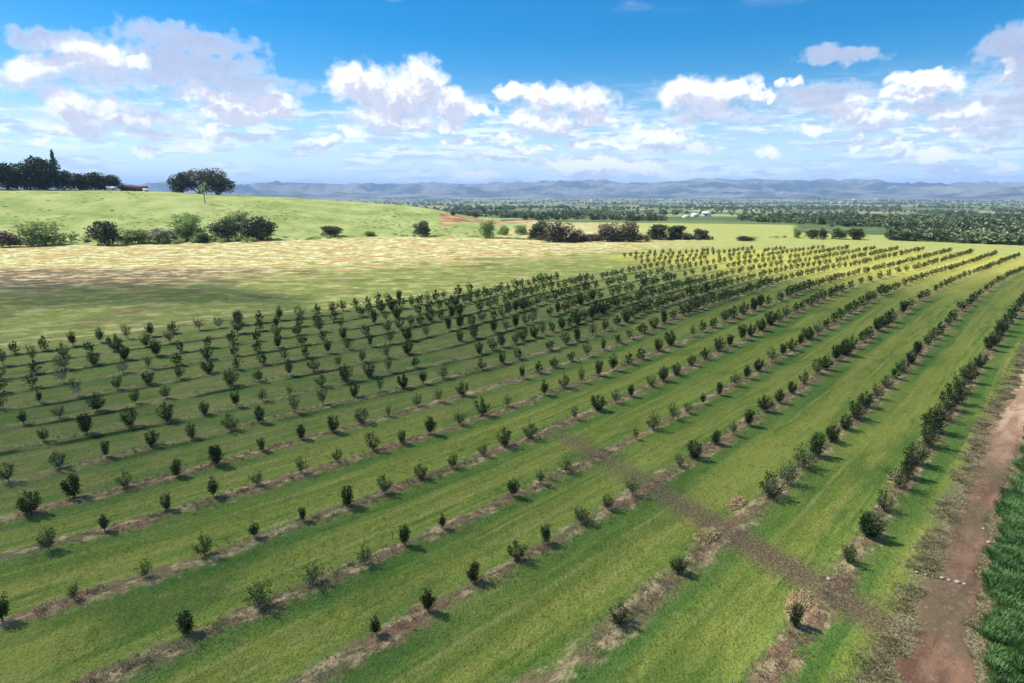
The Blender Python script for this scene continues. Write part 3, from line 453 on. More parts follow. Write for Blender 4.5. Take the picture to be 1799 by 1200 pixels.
# ------------------------------------------------------------------ ground materials
def build_ground(k, bs, out):
    pos = k.n('ShaderNodeNewGeometry').outputs['Position']
    px, py, pz = k.sep(pos)
    u = k.m('MULTIPLY', k.m('ADD', px, py), C45); v = k.m('MULTIPLY', k.m('SUBTRACT', py, px), C45)
    row = k.attr('row'); fld = k.attr('field'); hil = k.attr('hill'); trk = k.attr('track'); crp = k.attr('crop'); crs = k.attr('cross'); val = k.attr('valley')
    big = k.noise(pos, 0.035, 4.0); med = k.noise(pos, 0.25, 4.0); fin = k.noise(pos, 1.6, 4.0, 0.65); tiny = k.noise(pos, 7.0, 3.0, 0.7)
    # along-the-row streaks
    rv = k.m('MULTIPLY', row, 6.5)
    stv = k.xyz(k.m('MULTIPLY', u, 0.05), rv, 0.0)
    st = k.noise(stv, 0.75, 5.0, 0.6, 0.4)
    st2 = k.noise(k.xyz(k.m('MULTIPLY', u, 0.12), rv, 5.0), 2.2, 4.0, 0.6)
    fr = k.m('SUBTRACT', row, k.m('ROUND', row))          # -0.5 .. 0.5 across one row
    d = k.m('MULTIPLY', k.m('ABSOLUTE', fr), 6.5)
    # grass alley
    g1 = k.mix(k.ss(st, 0.38, 0.60), (0.100, 0.185, 0.032), (0.240, 0.295, 0.055))
    g1 = k.mix(k.m('MULTIPLY', k.ss(st2, 0.5, 0.72), 0.6), g1, (0.25, 0.28, 0.065))
    g1 = k.mix(k.m('MULTIPLY', k.ss(fin, 0.50, 0.72), 0.45), g1, (0.070, 0.125, 0.022))
    mid = k.ss(k.m('ABSOLUTE', k.m('ADD', d, k.m('MULTIPLY', k.m('SUBTRACT', st, 0.5), 2.4))), 1.7, 2.9)
    g1 = k.mix(k.m('MULTIPLY', mid, 0.55), g1, (0.225, 0.245, 0.048))
    # lush darker growth on the near side of each bed
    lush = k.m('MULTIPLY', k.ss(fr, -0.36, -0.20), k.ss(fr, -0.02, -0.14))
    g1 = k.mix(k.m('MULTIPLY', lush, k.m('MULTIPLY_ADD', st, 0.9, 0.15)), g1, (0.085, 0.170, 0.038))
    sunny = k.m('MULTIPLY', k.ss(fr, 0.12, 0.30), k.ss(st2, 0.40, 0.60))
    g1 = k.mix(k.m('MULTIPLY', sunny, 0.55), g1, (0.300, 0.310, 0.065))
    g1 = k.mix(k.m('MULTIPLY', k.ss(tiny, 0.48, 0.30), 0.35), g1, (0.045, 0.085, 0.015))
    # wheel marks of the mower
    wob = k.m('MULTIPLY', k.m('SUBTRACT', k.noise(k.xyz(k.m('MULTIPLY', u, 0.06), row, 0.0), 1.0, 2.0), 0.5), 0.10)
    wl = k.m('ABSOLUTE', k.m('SUBTRACT', k.m('ABSOLUTE', k.m('SUBTRACT', k.m('ABSOLUTE', k.m('ADD', fr, wob)), 0.5)), 0.125))
    g1 = k.mix(k.m('MULTIPLY', k.m('MULTIPLY', k.ss(wl, 0.034, 0.010), k.ss(k.noise(k.xyz(k.m('MULTIPLY', u, 0.09), k.m('MULTIPLY', row, 3.0), 4.0), 1.0, 3.0), 0.42, 0.60)), 0.6), g1, (0.330, 0.320, 0.105))
    # large patches that dried out or stayed lush
    g1 = k.mix(k.m('MULTIPLY', k.ss(k.noise(k.xyz(k.m('MULTIPLY', u, 0.035), k.m('MULTIPLY', v, 0.10), 6.0), 1.0, 4.0, 0.6), 0.52, 0.66), 0.6), g1, (0.290, 0.310, 0.065))
    g1 = k.mix(k.m('MULTIPLY', k.ss(k.noise(k.xyz(k.m('MULTIPLY', u, 0.05), k.m('MULTIPLY', v, 0.13), 16.0), 1.0, 4.0, 0.6), 0.52, 0.66), 0.7), g1, (0.070, 0.145, 0.030))
    g1 = k.mix(k.m('MULTIPLY', k.ss(k.noise(pos, 0.7, 4.0, 0.7), 0.60, 0.70), 0.35), g1, (0.33, 0.28, 0.13))
    worn = k.m('MULTIPLY', k.ss(k.noise(k.xyz(k.m('MULTIPLY', u, 0.03), rv, 9.0), 1.0, 3.0), 0.60, 0.72), k.ss(u, 60.0, 110.0))
    g1 = k.mix(k.m('MULTIPLY', worn, 0.55), g1, (0.30, 0.21, 0.09))
    # the cooler, greener far side rows
    g1 = k.mix(k.m('MULTIPLY', k.ss(row, 5.0, 9.0), 0.6), g1, k.mix(k.ss(med, 0.35, 0.62), (0.075, 0.145, 0.042), (0.195, 0.190, 0.080)))
    # planted beds: bare soil, straw mulch and grey weeds in patches
    edge = k.m('ADD', d, k.m('ADD', k.m('MULTIPLY', k.m('SUBTRACT', fin, 0.5), 2.2), k.m('MULTIPLY', k.m('SUBTRACT', med, 0.5), 2.2)))
    bed = k.ss(edge, 1.0, 0.2)
    b1 = k.noise(k.xyz(k.m('MULTIPLY', u, 0.16), k.m('MULTIPLY', rv, 0.25), 2.0), 1.0, 4.0, 0.6)
    b2 = k.noise(k.xyz(k.m('MULTIPLY', u, 0.45), rv, 7.0), 1.3, 4.0, 0.65)
    bc = k.mix(k.ss(b1, 0.40, 0.60), (0.270, 0.170, 0.098), (0.185, 0.175, 0.075))
    bc = k.mix(k.m('MULTIPLY', k.ss(b2, 0.48, 0.62), 0.95), bc, (0.50, 0.385, 0.20))
    bc = k.mix(k.m('MULTIPLY', k.ss(fin, 0.52, 0.7), 0.7), bc, (0.060, 0.052, 0.036))
    green_bed = k.m('MULTIPLY', k.ss(row, 6.5, 9.5), 0.62)
    bed = k.m('MULTIPLY', bed, k.m('SUBTRACT', 1.0, green_bed))
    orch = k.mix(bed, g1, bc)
    # shade line painted into the grass colour just below the upper rows
    row_shade = k.m('MULTIPLY', k.m('MULTIPLY', k.ss(fr, -0.24, -0.17), k.ss(fr, -0.06, -0.12)), k.ss(row, 7.0, 8.5))
    orch = k.mix(k.m('MULTIPLY', row_shade, k.ss(k.noise(k.xyz(k.m('MULTIPLY', u, 0.13), row, 1.0), 1.0, 3.0), 0.42, 0.55)), orch, (0.030, 0.055, 0.014))
    # drier, straw coloured towards the far end of the orchard
    dry = k.m('MULTIPLY', k.ss(k.m('ADD', u, k.m('MULTIPLY', big, 40.0)), 150.0, 205.0), k.ss(row, 1.0, 3.5))
    dcol = k.mix(k.ss(fin, 0.35, 0.65), (0.34, 0.33, 0.045), (0.64, 0.57, 0.16))
    orch = k.mix(k.m('MULTIPLY', dry, 0.85), orch, dcol)
    # stubble field beyond the orchard
    sv = k.xyz(k.m('MULTIPLY', px, 0.21), k.m('MULTIPLY', py, 0.30), 0.0)
    s1 = k.noise(sv, 1.0, 5.0, 0.65); s2 = k.noise(sv, 0.33, 4.0, 0.6); s3 = k.noise(k.xyz(k.m('MULTIPLY', px, 0.55), k.m('MULTIPLY', py, 0.8), 4.0), 1.0, 4.0, 0.75)
    sc = k.mix(k.ss(s1, 0.40, 0.58), (0.27, 0.25, 0.070), (0.82, 0.74, 0.42))
    sc = k.mix(k.m('MULTIPLY', k.ss(s2, 0.47, 0.60), 0.7), sc, (0.50, 0.28, 0.12))
    sc = k.mix(k.m('MULTIPLY', k.ss(s3, 0.48, 0.58), 0.85), sc, (0.22, 0.24, 0.045))
    gband = k.m('ADD', v, k.m('MULTIPLY', k.m('SUBTRACT', s2, 0.5), 90.0))
    gm = k.ss(k.m('ADD', gband, k.m('MULTIPLY', u, 0.25)), 195.0, 155.0)
    s4 = k.mix(k.ss(s3, 0.35, 0.65), (0.095, 0.165, 0.033), (0.24, 0.27, 0.07))
    s4 = k.mix(k.m('MULTIPLY', k.ss(s1, 0.50, 0.62), 0.55), s4, (0.48, 0.43, 0.17))
    s4 = k.mix(k.m('MULTIPLY', k.ss(s2, 0.46, 0.38), 0.6), s4, (0.13, 0.085, 0.045))
    sc = k.mix(k.m('MULTIPLY', gm, 0.9), sc, s4)
    # brown earth of the outer field, its colour darkened to deepen the cloud shade
    br = k.m('MULTIPLY', k.m('MULTIPLY', k.ss(py, 128.0, 146.0), k.ss(py, 176.0, 166.0)), k.ss(k.m('ADD', px, k.m('MULTIPLY', s2, 30.0)), -30.0, -75.0))
    sc = k.mix(k.m('MULTIPLY', br, k.ss(s1, 0.62, 0.42, 0.25, 0.9)), sc, (0.135, 0.090, 0.070))
    # level pasture past the far end of the rows
    past = k.mix(k.ss(med, 0.3, 0.7), (0.30, 0.34, 0.085), (0.40, 0.40, 0.14))
    pm = k.ss(k.m('ADD', px, k.m('MULTIPLY', k.m('SUBTRACT', med, 0.5), 60.0)), 20.0, 110.0)
    sc = k.mix(pm, sc, past)
    fe = k.m('ADD', fld, k.m('MULTIPLY', k.m('SUBTRACT', med, 0.5), 3.0))
    inn = k.ss(fe, -1.6, 0.8)
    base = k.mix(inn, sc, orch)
    # thin worn line outside the top row
    ln = k.m('ABSOLUTE', k.m('ADD', fld, k.m('ADD', 3.6, k.m('MULTIPLY', k.m('SUBTRACT', k.noise(pos, 0.09, 2.0), 0.5), 2.5))))
    lm = k.m('MULTIPLY', k.m('MULTIPLY', k.ss(ln, 0.75, 0.2), k.ss(med, 0.36, 0.5)), k.m('MULTIPLY', k.ss(v, 92.0, 97.0), k.ss(u, 105.0, 70.0)))
    base = k.mix(k.m('MULTIPLY', lm, 0.85), base, (0.50, 0.42, 0.22))
    # hillside pasture
    hc = k.mix(k.ss(k.noise(k.xyz(px, k.m('MULTIPLY', py, 0.55), 0.0), 0.06, 5.0, 0.6), 0.33, 0.68), (0.245, 0.310, 0.085), (0.400, 0.440, 0.165))
    hc = k.mix(k.m('MULTIPLY', k.ss(k.noise(pos, 0.021, 4.0), 0.55, 0.68), 0.6), hc, (0.33, 0.34, 0.11))
    hc = k.mix(k.m('MULTIPLY', k.ss(med, 0.54, 0.66), 0.5), hc, (0.17, 0.25, 0.06))
    hc = k.mix(k.m('MULTIPLY', k.ss(k.noise(k.xyz(k.m('MULTIPLY', px, 0.5), k.m('MULTIPLY', py, 0.5), 8.0), 0.5, 5.0, 0.7), 0.52, 0.66), 0.5), hc, (0.47, 0.46, 0.21))
    hc = k.mix(k.m('MULTIPLY', k.ss(k.noise(k.xyz(k.m('MULTIPLY', px, 0.4), k.m('MULTIPLY', py, 1.2), 3.0), 0.03, 4.0, 0.6), 0.54, 0.60), 0.4), hc, (0.15, 0.23, 0.05))
    he = k.m('ADD', hil, k.m('MULTIPLY', k.m('SUBTRACT', med, 0.5), 12.0))
    base = k.mix(k.ss(he, -5.0, 4.0), base, hc)
    # bare red earth slope at the end of the hill
    ea = k.attr('earth')
    em = k.ss(k.m('ADD', ea, k.m('MULTIPLY', k.m('SUBTRACT', k.noise(pos, 0.05, 4.0), 0.5), 0.9)), 0.40, 0.60)
    ec = k.mix(k.ss(k.noise(pos, 0.09, 4.0), 0.38, 0.62), (0.26, 0.125, 0.06), (0.52, 0.36, 0.18))
    base = k.mix(em, base, ec)
    # valley patchwork
    vp = k.n('ShaderNodeTexVoronoi', feature='F1'); k.put(vp.inputs['Vector'], k.v('ADD', k.xyz(k.m('MULTIPLY', px, 0.7), k.m('MULTIPLY', py, 1.0), 0.0), k.v('MULTIPLY', k.noise3(pos, 0.004, 2.0), (160.0, 160.0, 0.0)))); vp.inputs['Scale'].default_value = 0.0055
    cr, cgn, cb = k.sep(vp.outputs['Color'])
    vc = k.mix(cr, (0.080, 0.125, 0.045), (0.175, 0.210, 0.080))
    vc = k.mix(k.ss(cgn, 0.60, 0.66), vc, (0.33, 0.36, 0.16))
    vc = k.mix(k.m('MULTIPLY', k.ss(cb, 0.80, 0.86), 0.8), vc, (0.36, 0.28, 0.17))
    vc = k.mix(k.m('MULTIPLY', k.ss(k.noise(pos, 0.012, 5.0, 0.7), 0.48, 0.56), 0.85), vc, (0.070, 0.110, 0.050))
    base = k.mix(k.ss(val, 0.35, 0.65), base, vc)
    # dark trodden line across the rows
    ce = k.m('ADD', crs, k.m('MULTIPLY', k.m('SUBTRACT', fin, 0.5), 1.8))
    cc = k.mix(k.ss(tiny, 0.35, 0.65), (0.110, 0.078, 0.046), (0.225, 0.160, 0.095))
    base = k.mix(k.m('MULTIPLY', k.ss(ce, -0.9, 0.9), k.ss(v, 24.0, 15.0, 0.6, 0.9)), base, cc)
    # verge of the track: trampled straw and weeds either side
    ve = k.m('ADD', trk, k.m('ADD', k.m('MULTIPLY', k.m('SUBTRACT', fin, 0.5), 2.0), k.m('MULTIPLY', k.m('SUBTRACT', med, 0.5), 1.5)))
    vgc = k.mix(k.ss(tiny, 0.35, 0.65), (0.10, 0.095, 0.045), (0.33, 0.27, 0.15))
    base = k.mix(k.m('MULTIPLY', k.ss(ve, -1.3, -0.2), 0.85), base, vgc)
    # soil under the crop strip
    base = k.mix(k.ss(k.m('ADD', crp, k.m('MULTIPLY', k.m('SUBTRACT', fin, 0.5), 1.5)), 0.2, 1.0), base, (0.035, 0.070, 0.016))
    hs = k.n('ShaderNodeHueSaturation'); k.put(hs.inputs['Color'], base)
    k.put(hs.inputs['Value'], k.m('MULTIPLY_ADD', tiny, 1.3, 0.35)); hs.inputs['Saturation'].default_value = 1.0
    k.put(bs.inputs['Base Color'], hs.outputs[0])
    bp = k.n('ShaderNodeBump'); bp.inputs['Strength'].default_value = 0.8; bp.inputs['Distance'].default_value = 0.18
    k.put(bp.inputs['Height'], k.m('ADD', tiny, k.m('MULTIPLY', fin, 1.5)))
    k.t.links.new(bp.outputs[0], bs.inputs['Normal'])
MAT_GROUND = material('field and pasture', build_ground, 0.95, 0.05)

def build_track(k, bs, out):
    pos = k.n('ShaderNodeNewGeometry').outputs['Position']
    px, py, pz = k.sep(pos)
    u = k.m('MULTIPLY', k.m('ADD', px, py), C45); v = k.m('MULTIPLY', k.m('SUBTRACT', py, px), C45)
    sv = k.xyz(k.m('MULTIPLY', u, 0.22), v, 0.0)
    a = k.noise(sv, 0.9, 5.0, 0.62, 0.5); b = k.noise(pos, 2.6, 5.0, 0.7); c0 = k.noise(pos, 0.16, 3.0)
    c = k.mix(k.ss(a, 0.36, 0.62), (0.145, 0.078, 0.050), (0.29, 0.165, 0.100))
    c = k.mix(k.m('MULTIPLY', k.ss(c0, 0.42, 0.62), 0.8), c, (0.150, 0.115, 0.065))
    dryer = k.ss(u, 52.0, 74.0)
    c = k.mix(k.m('MULTIPLY', dryer, 0.85), c, k.mix(k.ss(a, 0.35, 0.6), (0.42, 0.22, 0.125), (0.62, 0.44, 0.28)))
    c = k.mix(k.m('MULTIPLY', k.ss(b, 0.55, 0.7), 0.55), c, (0.34, 0.27, 0.16))
    c = k.mix(k.m('MULTIPLY', k.ss(b, 0.42, 0.30), 0.7), c, (0.050, 0.044, 0.024))
    k.put(bs.inputs['Base Color'], c)
    bp = k.n('ShaderNodeBump'); bp.inputs['Strength'].default_value = 0.6; bp.inputs['Distance'].default_value = 0.12
    k.put(bp.inputs['Height'], k.m('ADD', b, a)); k.t.links.new(bp.outputs[0], bs.inputs['Normal'])
MAT_TRACK = material('red dirt', build_track, 0.95, 0.05)

def build_mountain(k, bs, out):
    pos = k.n('ShaderNodeNewGeometry').outputs['Position']
    n = k.noise(pos, 0.0012, 6.0, 0.65); m_ = k.noise(pos, 0.004, 5.0, 0.7)
    c = k.mix(k.ss(n, 0.42, 0.58), (0.016, 0.030, 0.022), (0.190, 0.175, 0.140))
    c = k.mix(k.m('MULTIPLY', k.ss(m_, 0.56, 0.68), 0.55), c, (0.30, 0.25, 0.24))
    k.put(bs.inputs['Base Color'], c)
MAT_MOUNTAIN = material('wooded mountain', build_mountain, 0.95, 0.05)

# ------------------------------------------------------------------ ground sheet
az_f = np.concatenate([np.arange(-180, -70, 3.0), np.arange(-70, -44, 0.8), np.arange(-44, 44, 0.28), np.arange(44, 70, 0.8), np.arange(70, 180.1, 3.0)])
rr = [2.0]
while rr[-1] < 60: rr.append(rr[-1] * 1.011 + 0.02)
while rr[-1] < 450: rr.append(rr[-1] * 1.011)
while rr[-1] < 24000: rr.append(rr[-1] * 1.03)
rr = np.array(rr)
A_, R_ = np.meshgrid(np.radians(az_f), rr)
GX, GY = R_ * np.sin(A_), R_ * np.cos(A_)
GZ = height(GX, GY)
GZ -= np.where(R_ > 7600, 0, 0)
nR, nA = GX.shape
idx = np.arange(nR * nA).reshape(nR, nA)
quads = np.stack([idx[:-1, :-1], idx[1:, :-1], idx[1:, 1:], idx[:-1, 1:]], -1).reshape(-1, 4)[:, ::-1]
co = np.stack([GX, GY, GZ], -1).reshape(-1, 3)
U_, V_ = to_uv(GX, GY)
rown = row_number(U_.ravel(), V_.ravel())
fsd = field_sdf(U_, V_).ravel()
azd = np.degrees(np.arctan2(GX, GY)).ravel(); rad = np.hypot(GX, GY).ravel()
_w = sstep(azd, 2.0, -2.5); hillm = np.clip(rad - hedge_dist(azd), -60, 400) * _w - 60 * (1 - _w)
hillm = np.where(np.abs(azd) > 100, -60, hillm)
ti, to_ = track_edges(U_)
trackd = np.minimum(V_ - ti, to_ - V_).ravel()
cropd = (ti - V_).ravel() * np.where((U_ < 64), 1, 0).ravel() + np.where(U_ >= 64, (ti - 1.5 - V_), 0).ravel()
cx0, cx1 = np.array([38.2, 31.6]), np.array([30.6, 4.6])
dd = cx1 - cx0; tt = np.clip(((U_ - cx0[0]) * dd[0] + (V_ - cx0[1]) * dd[1]) / (dd @ dd), 0, 1)
crossd = (1.15 - np.hypot(U_ - cx0[0] - tt * dd[0], V_ - cx0[1] - tt * dd[1])).ravel()
valley = sstep(rad, 395, 560) * np.where(azd < -1, 0, 1)
valley = np.maximum(valley, sstep(rad, 560, 700))
valley = np.maximum(valley, sstep(azd, 30.0, 33.0) * sstep(rad, 312, 330))
valley = np.maximum(valley, sstep(azd, 22.0, 26.0) * sstep(rad, 345, 380))
earth = np.exp(-((azd + 2.3) / 4.3) ** 4) * np.exp(-((rad - (372 + 17 * (azd + 6))) / 42) ** 4)
valley = valley * (1 - sstep(earth, 0.1, 0.5))

ground_me = mesh_from('ground', co, quads, MAT_GROUND, True)
for nm, vals in (('row', rown), ('field', fsd), ('hill', hillm), ('track', trackd), ('crop', cropd), ('cross', crossd), ('valley', valley), ('earth', earth)):
    fattr(ground_me, nm, vals)
ground = add_obj('ground', ground_me, kind='structure', label='mown grass alleys and bare tree beds, stubble field, pasture hill and valley floor')

# the red dirt track, a sheet with a ragged edge just above the ground
us = np.arange(18, 290, 0.45)
cols = 13
ti, to_ = track_edges(us)
rg1 = (fbm(us / 1.3, us * 0 + 3, 3) - 0.5) * 1.1; rg2 = (fbm(us / 1.1, us * 0 + 40, 3) - 0.5) * 1.4
ti2, to2 = ti + rg1, to_ + rg2
ff = np.linspace(0, 1, cols)
TU = np.repeat(us[:, None], cols, 1); TV = ti2[:, None] + (to2 - ti2)[:, None] * ff
TX, TY = to_xy(TU, TV)
TZ = height(TX, TY) + 0.05 - 0.10 * (2 * np.abs(ff - 0.5))[None, :] ** 6
ix = np.arange(TX.size).reshape(TX.shape)
q = np.stack([ix[:-1, :-1], ix[:-1, 1:], ix[1:, 1:], ix[1:, :-1]], -1).reshape(-1, 4)
add_obj('dirt_track', mesh_from('dirt_track', np.stack([TX, TY, TZ], -1).reshape(-1, 3), q[:, ::-1], MAT_TRACK, True), kind='structure',
        label='red dirt farm track beside the last row of trees')

# ------------------------------------------------------------------ mountains
az_m = np.arange(-62, 62, 0.16); r_m = np.concatenate([np.arange(7000, 12600, 110), np.arange(12600, 17500, 260)])
A_, R_ = np.meshgrid(az_m, r_m)
MX, MY = R_ * np.sin(np.radians(A_)), R_ * np.cos(np.radians(A_))
top = EYE + 12600 * np.tan(np.radians(np.interp(A_, RIDGE_LINE[:, 0], RIDGE_LINE[:, 1])))
rid = 1 - np.abs(2 * fbm(MX / 1500, MY / 1500, 5) - 1)
gul = 1 - np.abs(2 * fbm(MX / 520 + 9, MY / 520, 4) - 1)
s_ = sstep(R_, 9000, 12600)
bell = np.where(R_ < 12600, s_ ** 1.2, 1 - sstep(R_, 12800, 17000))
mid_ = np.sin(np.clip((R_ - 7600) / 5000, 0, 1) * pi)
MZ = -44 + (top + 44) * bell * (1 - 0.30 * mid_ * (1 - rid)) + mid_ * (300 * (rid - 0.68) + 200 * (gul - 0.6))
foot = np.exp(-((R_ - 8800) / 650) ** 2) * 95 * np.clip(fbm(MX / 1900 + 5, MY / 1900, 3) * 2.1 - 0.75, 0, 1)
MZ = np.maximum(MZ, -44 + foot)
MZ = np.where((R_ > 11800) & (R_ < 13000), MZ + 55 * (fbm(MX / 330, MY / 330, 3) - 0.5), MZ)
ix = np.arange(MX.size).reshape(MX.shape)
q = np.stack([ix[:-1, :-1], ix[1:, :-1], ix[1:, 1:], ix[:-1, 1:]], -1).reshape(-1, 4)[:, ::-1]
add_obj('mountains', mesh_from('mountains', np.stack([MX, MY, MZ], -1).reshape(-1, 3), q, MAT_MOUNTAIN, True), kind='structure',
        label='long low range of hazy blue mountains beyond the valley')

# ------------------------------------------------------------------ plants
def leaves(rng, P, L, wid=0.5, up=0.4, out_from=None):
    """One small pointed leaf quad at every point of P. L: length (scalar or array)."""
    n = len(P)
    d = rng.normal(size=(n, 3))
    if out_from is not None:
        o = P - out_from; o /= np.linalg.norm(o, axis=1, keepdims=True) + 1e-6
        d = d * 0.75 + o
    d[:, 2] += up
    d /= np.linalg.norm(d, axis=1, keepdims=True) + 1e-9
    s = np.cross(d, rng.normal(size=(n, 3))); s /= np.linalg.norm(s, axis=1, keepdims=True) + 1e-9
    L = (np.ones(n) * L * rng.uniform(0.7, 1.3, n))[:, None]
    v = np.stack([P, P + d * L * 0.5 + s * L * wid * 0.5, P + d * L, P + d * L * 0.5 - s * L * wid * 0.5], 1).reshape(-1, 3)
    return v, np.arange(4 * n).reshape(n, 4)
def tube(path, rad, sides=6):
    path = np.asarray(path, float); n = len(path); rad = np.asarray(rad, float)
    vs = []
    for i in range(n):
        t = path[min(i + 1, n - 1)] - path[max(i - 1, 0)]; t /= np.linalg.norm(t) + 1e-9
        a = np.cross(t, (0.3, 1, 0.1)); a /= np.linalg.norm(a) + 1e-9; b = np.cross(t, a)
        th = np.arange(sides) * 2 * pi / sides
        vs.append(path[i] + rad[i] * (np.cos(th)[:, None] * a + np.sin(th)[:, None] * b))
    fs = []
    for i in range(n - 1):
        for j in range(sides):
            fs.append((i * sides + j, i * sides + (j + 1) % sides, (i + 1) * sides + (j + 1) % sides, (i + 1) * sides + j))
    return np.concatenate(vs), np.array(fs)
def join(parts):
    V = []; F = []; o = 0
    for v, f in parts:
        V.append(v); F.append(f + o); o += len(v)
    return np.concatenate(V), np.concatenate(F)

def young_tree(seed, n_leaf, leaf, width, sparse=0.0, base=0.24):
    """Unit-height sapling: several rising shoots that carry the leaves. Returns (crown, trunk)."""
    rng = np.random.default_rng(seed)
    wood = [tube([(0, 0, -0.05), (0.01, 0, base * 0.6), (0.0, 0.01, base + 0.1)], [0.026, 0.02, 0.016])]
    ns = int(rng.integers(10, 15)); pts = []
    for i in range(ns):
        a = 2.4 * i + rng.uniform(-0.5, 0.5); hgt = 1.0 if i == 0 else rng.uniform(0.5, 0.97)
        sp = (0.06 if i == 0 else rng.uniform(0.45, 1.15)) * width * 0.6 * (1.25 - 0.6 * hgt)
        s0 = np.array((0, 0, base * rng.uniform(0.7, 1.4)))
        e = np.array((cos(a) * sp, sin(a) * sp, hgt))
        m_ = s0 * 0.5 + e * 0.5 + np.array((cos(a), sin(a), -0.5)) * sp * 0.35
        t = np.linspace(0, 1, 6)[:, None]
        path = (1 - t) ** 2 * s0 + 2 * t * (1 - t) * m_ + t ** 2 * e
        wood.append(tube(path[:5], np.linspace(0.011, 0.004, 5), 4))
        k_ = int(n_leaf / ns * (1 - sparse * rng.random()))
        tt = rng.uniform(0.05, 1.0, k_)[:, None] ** 0.9
        pp = (1 - tt) ** 2 * s0 + 2 * tt * (1 - tt) * m_ + tt ** 2 * e
        pts.append(pp + rng.normal(size=(k_, 3)) * np.array((0.055, 0.055, 0.05)) * (0.55 + width * 0.8) * (1.25 - 0.6 * tt))
    P = np.concatenate(pts); P = P[P[:, 2] > base * 0.55]
    return leaves(rng, P, leaf, 0.5, 0.45, np.array((0, 0, 0.35))), join(wood)

def broad_tree(seed, n_leaf, leaf, width=1.0, trunk=0.3, lumps=14, flat=1.0, limb=0.02, hole=0.35):
    """Unit-height tree or bush with a lumpy crown of leaf clumps. width: crown width over height."""
    rng = np.random.default_rng(seed)
    cz = (1 + trunk) / 2; rz = (1 - trunk) / 2; rx = width / 2
    C_ = []; Rr = []
    for i in range(lumps):
        a = rng.uniform(0, 2 * pi); w = math.sqrt(rng.random()) * 0.72; z = rng.uniform(-0.75, 0.8)
        w *= math.sqrt(max(0.05, 1 - (z * 0.9) ** 2)) if flat <= 1 else 1.0
        C_.append((cos(a) * w * rx, sin(a) * w * rx, cz + z * rz * 0.8)); Rr.append(rng.uniform(0.26, 0.46) * min(rx, rz * 1.5))
    C_.append((0, 0, cz)); Rr.append(min(rx, rz) * 0.6)
    C_ = np.array(C_); Rr = np.array(Rr)
    wsum = Rr ** 2; k_ = rng.choice(len(C_), n_leaf, p=wsum / wsum.sum())
    d = rng.normal(size=(n_leaf, 3)); d /= np.linalg.norm(d, axis=1, keepdims=True)
    rad = rng.uniform(hole, 1.12, n_leaf) ** 0.6
    P = C_[k_] + d * (Rr[k_] * rad)[:, None] * np.array((1, 1, 0.85))
    P[:, 2] = np.minimum(P[:, 2], 1.0); P = P[P[:, 2] > max(0.02, trunk * 0.55)]
    wood = [tube([(0, 0, -0.04), (0.01, 0.0, trunk * 0.5), (0, 0.01, trunk + 0.12)], [limb * 1.5, limb * 1.15, limb * 0.8], 7)]
    for i in range(min(lumps, 7)):
        e = C_[i]; s0 = np.array((0, 0, trunk * rng.uniform(0.7, 1.1)))
        m_ = (s0 + e) / 2 + np.array((0, 0, -0.04))
        wood.append(tube([s0, m_, e], [limb * 0.6, limb * 0.42, limb * 0.2], 5))
    return leaves(rng, P, leaf, 0.62, 0.25, None), join(wood)

M_LEAF = leaf_mat('orchard leaf', (0.014, 0.034, 0.008), (0.085, 0.125, 0.028), 0.2, 5.0, 0.7)
M_BARK = plain_mat('pale bark', (0.16, 0.13, 0.09), (0.34, 0.30, 0.22), 14.0)
M_WHITISH = plain_mat('whitish bark', (0.55, 0.55, 0.45), (0.75, 0.73, 0.62), 20.0)  # bark lighter than the rest, on some upper-row trunks
M_DARKBARK = plain_mat('dark bark', (0.05, 0.04, 0.03), (0.12, 0.10, 0.08), 9.0)
M_OAK = leaf_mat('dark evergreen leaf', (0.014, 0.032, 0.016), (0.070, 0.105, 0.045), 0.12, 3.0, 0.3)
M_BUSH = leaf_mat('olive bush leaf', (0.030, 0.050, 0.016), (0.120, 0.150, 0.045), 0.15, 3.0, 0.3)
M_LIGHT = leaf_mat('light bush leaf', (0.220, 0.300, 0.080), (0.420, 0.490, 0.170), 0.25, 3.0, 0.25)
M_PALE = leaf_mat('grey green leaf', (0.180, 0.200, 0.110), (0.330, 0.340, 0.200), 0.2, 3.0, 0.25)
M_BROWN = leaf_mat('brown twiggy leaf', (0.050, 0.044, 0.024), (0.200, 0.180, 0.110), 0.12, 3.0, 0.25)
M_RUST = leaf_mat('rusty leaf', (0.09, 0.055, 0.03), (0.23, 0.15, 0.08), 0.12, 3.0, 0.25)

VAR = [('bushy', 1, 2000, 0.060, 0.60, 0.0, 0.08), ('upright', 2, 1500, 0.060, 0.38, 0.1, 0.18), ('rounded', 3, 1900, 0.058, 0.54, 0.0, 0.12),
       ('sparse', 4, 750, 0.060, 0.52, 0.6, 0.18), ('forked', 5, 1200, 0.060, 0.55, 0.4, 0.16), ('full', 6, 2300, 0.062, 0.66, 0.0, 0.06),
       ('slender', 7, 1100, 0.058, 0.32, 0.1, 0.20), ('open', 8, 950, 0.062, 0.66, 0.5, 0.14), ('shaggy', 19, 1400, 0.066, 0.60, 0.4, 0.06),
       ('lopsided', 23, 1200, 0.062, 0.56, 0.7, 0.12), ('thin', 31, 480, 0.062, 0.40, 0.5, 0.20), ('leafy', 37, 1700, 0.064, 0.50, 0.2, 0.10)]
sap_mesh = []
for nm, sd, nl_, lf, wd, spz, bs_ in VAR:
    (cv, cf), (tv, tf) = young_tree(sd, nl_, lf, wd, spz, bs_)
    tr_me = mesh_from('trunk', tv, tf, M_BARK); tp_me = mesh_from('trunk', tv * np.array([1.35, 1.35, 1]), tf, M_WHITISH)
    sap_mesh.append((nm, mesh_from('crown', cv, cf, M_LEAF), tr_me, tp_me))

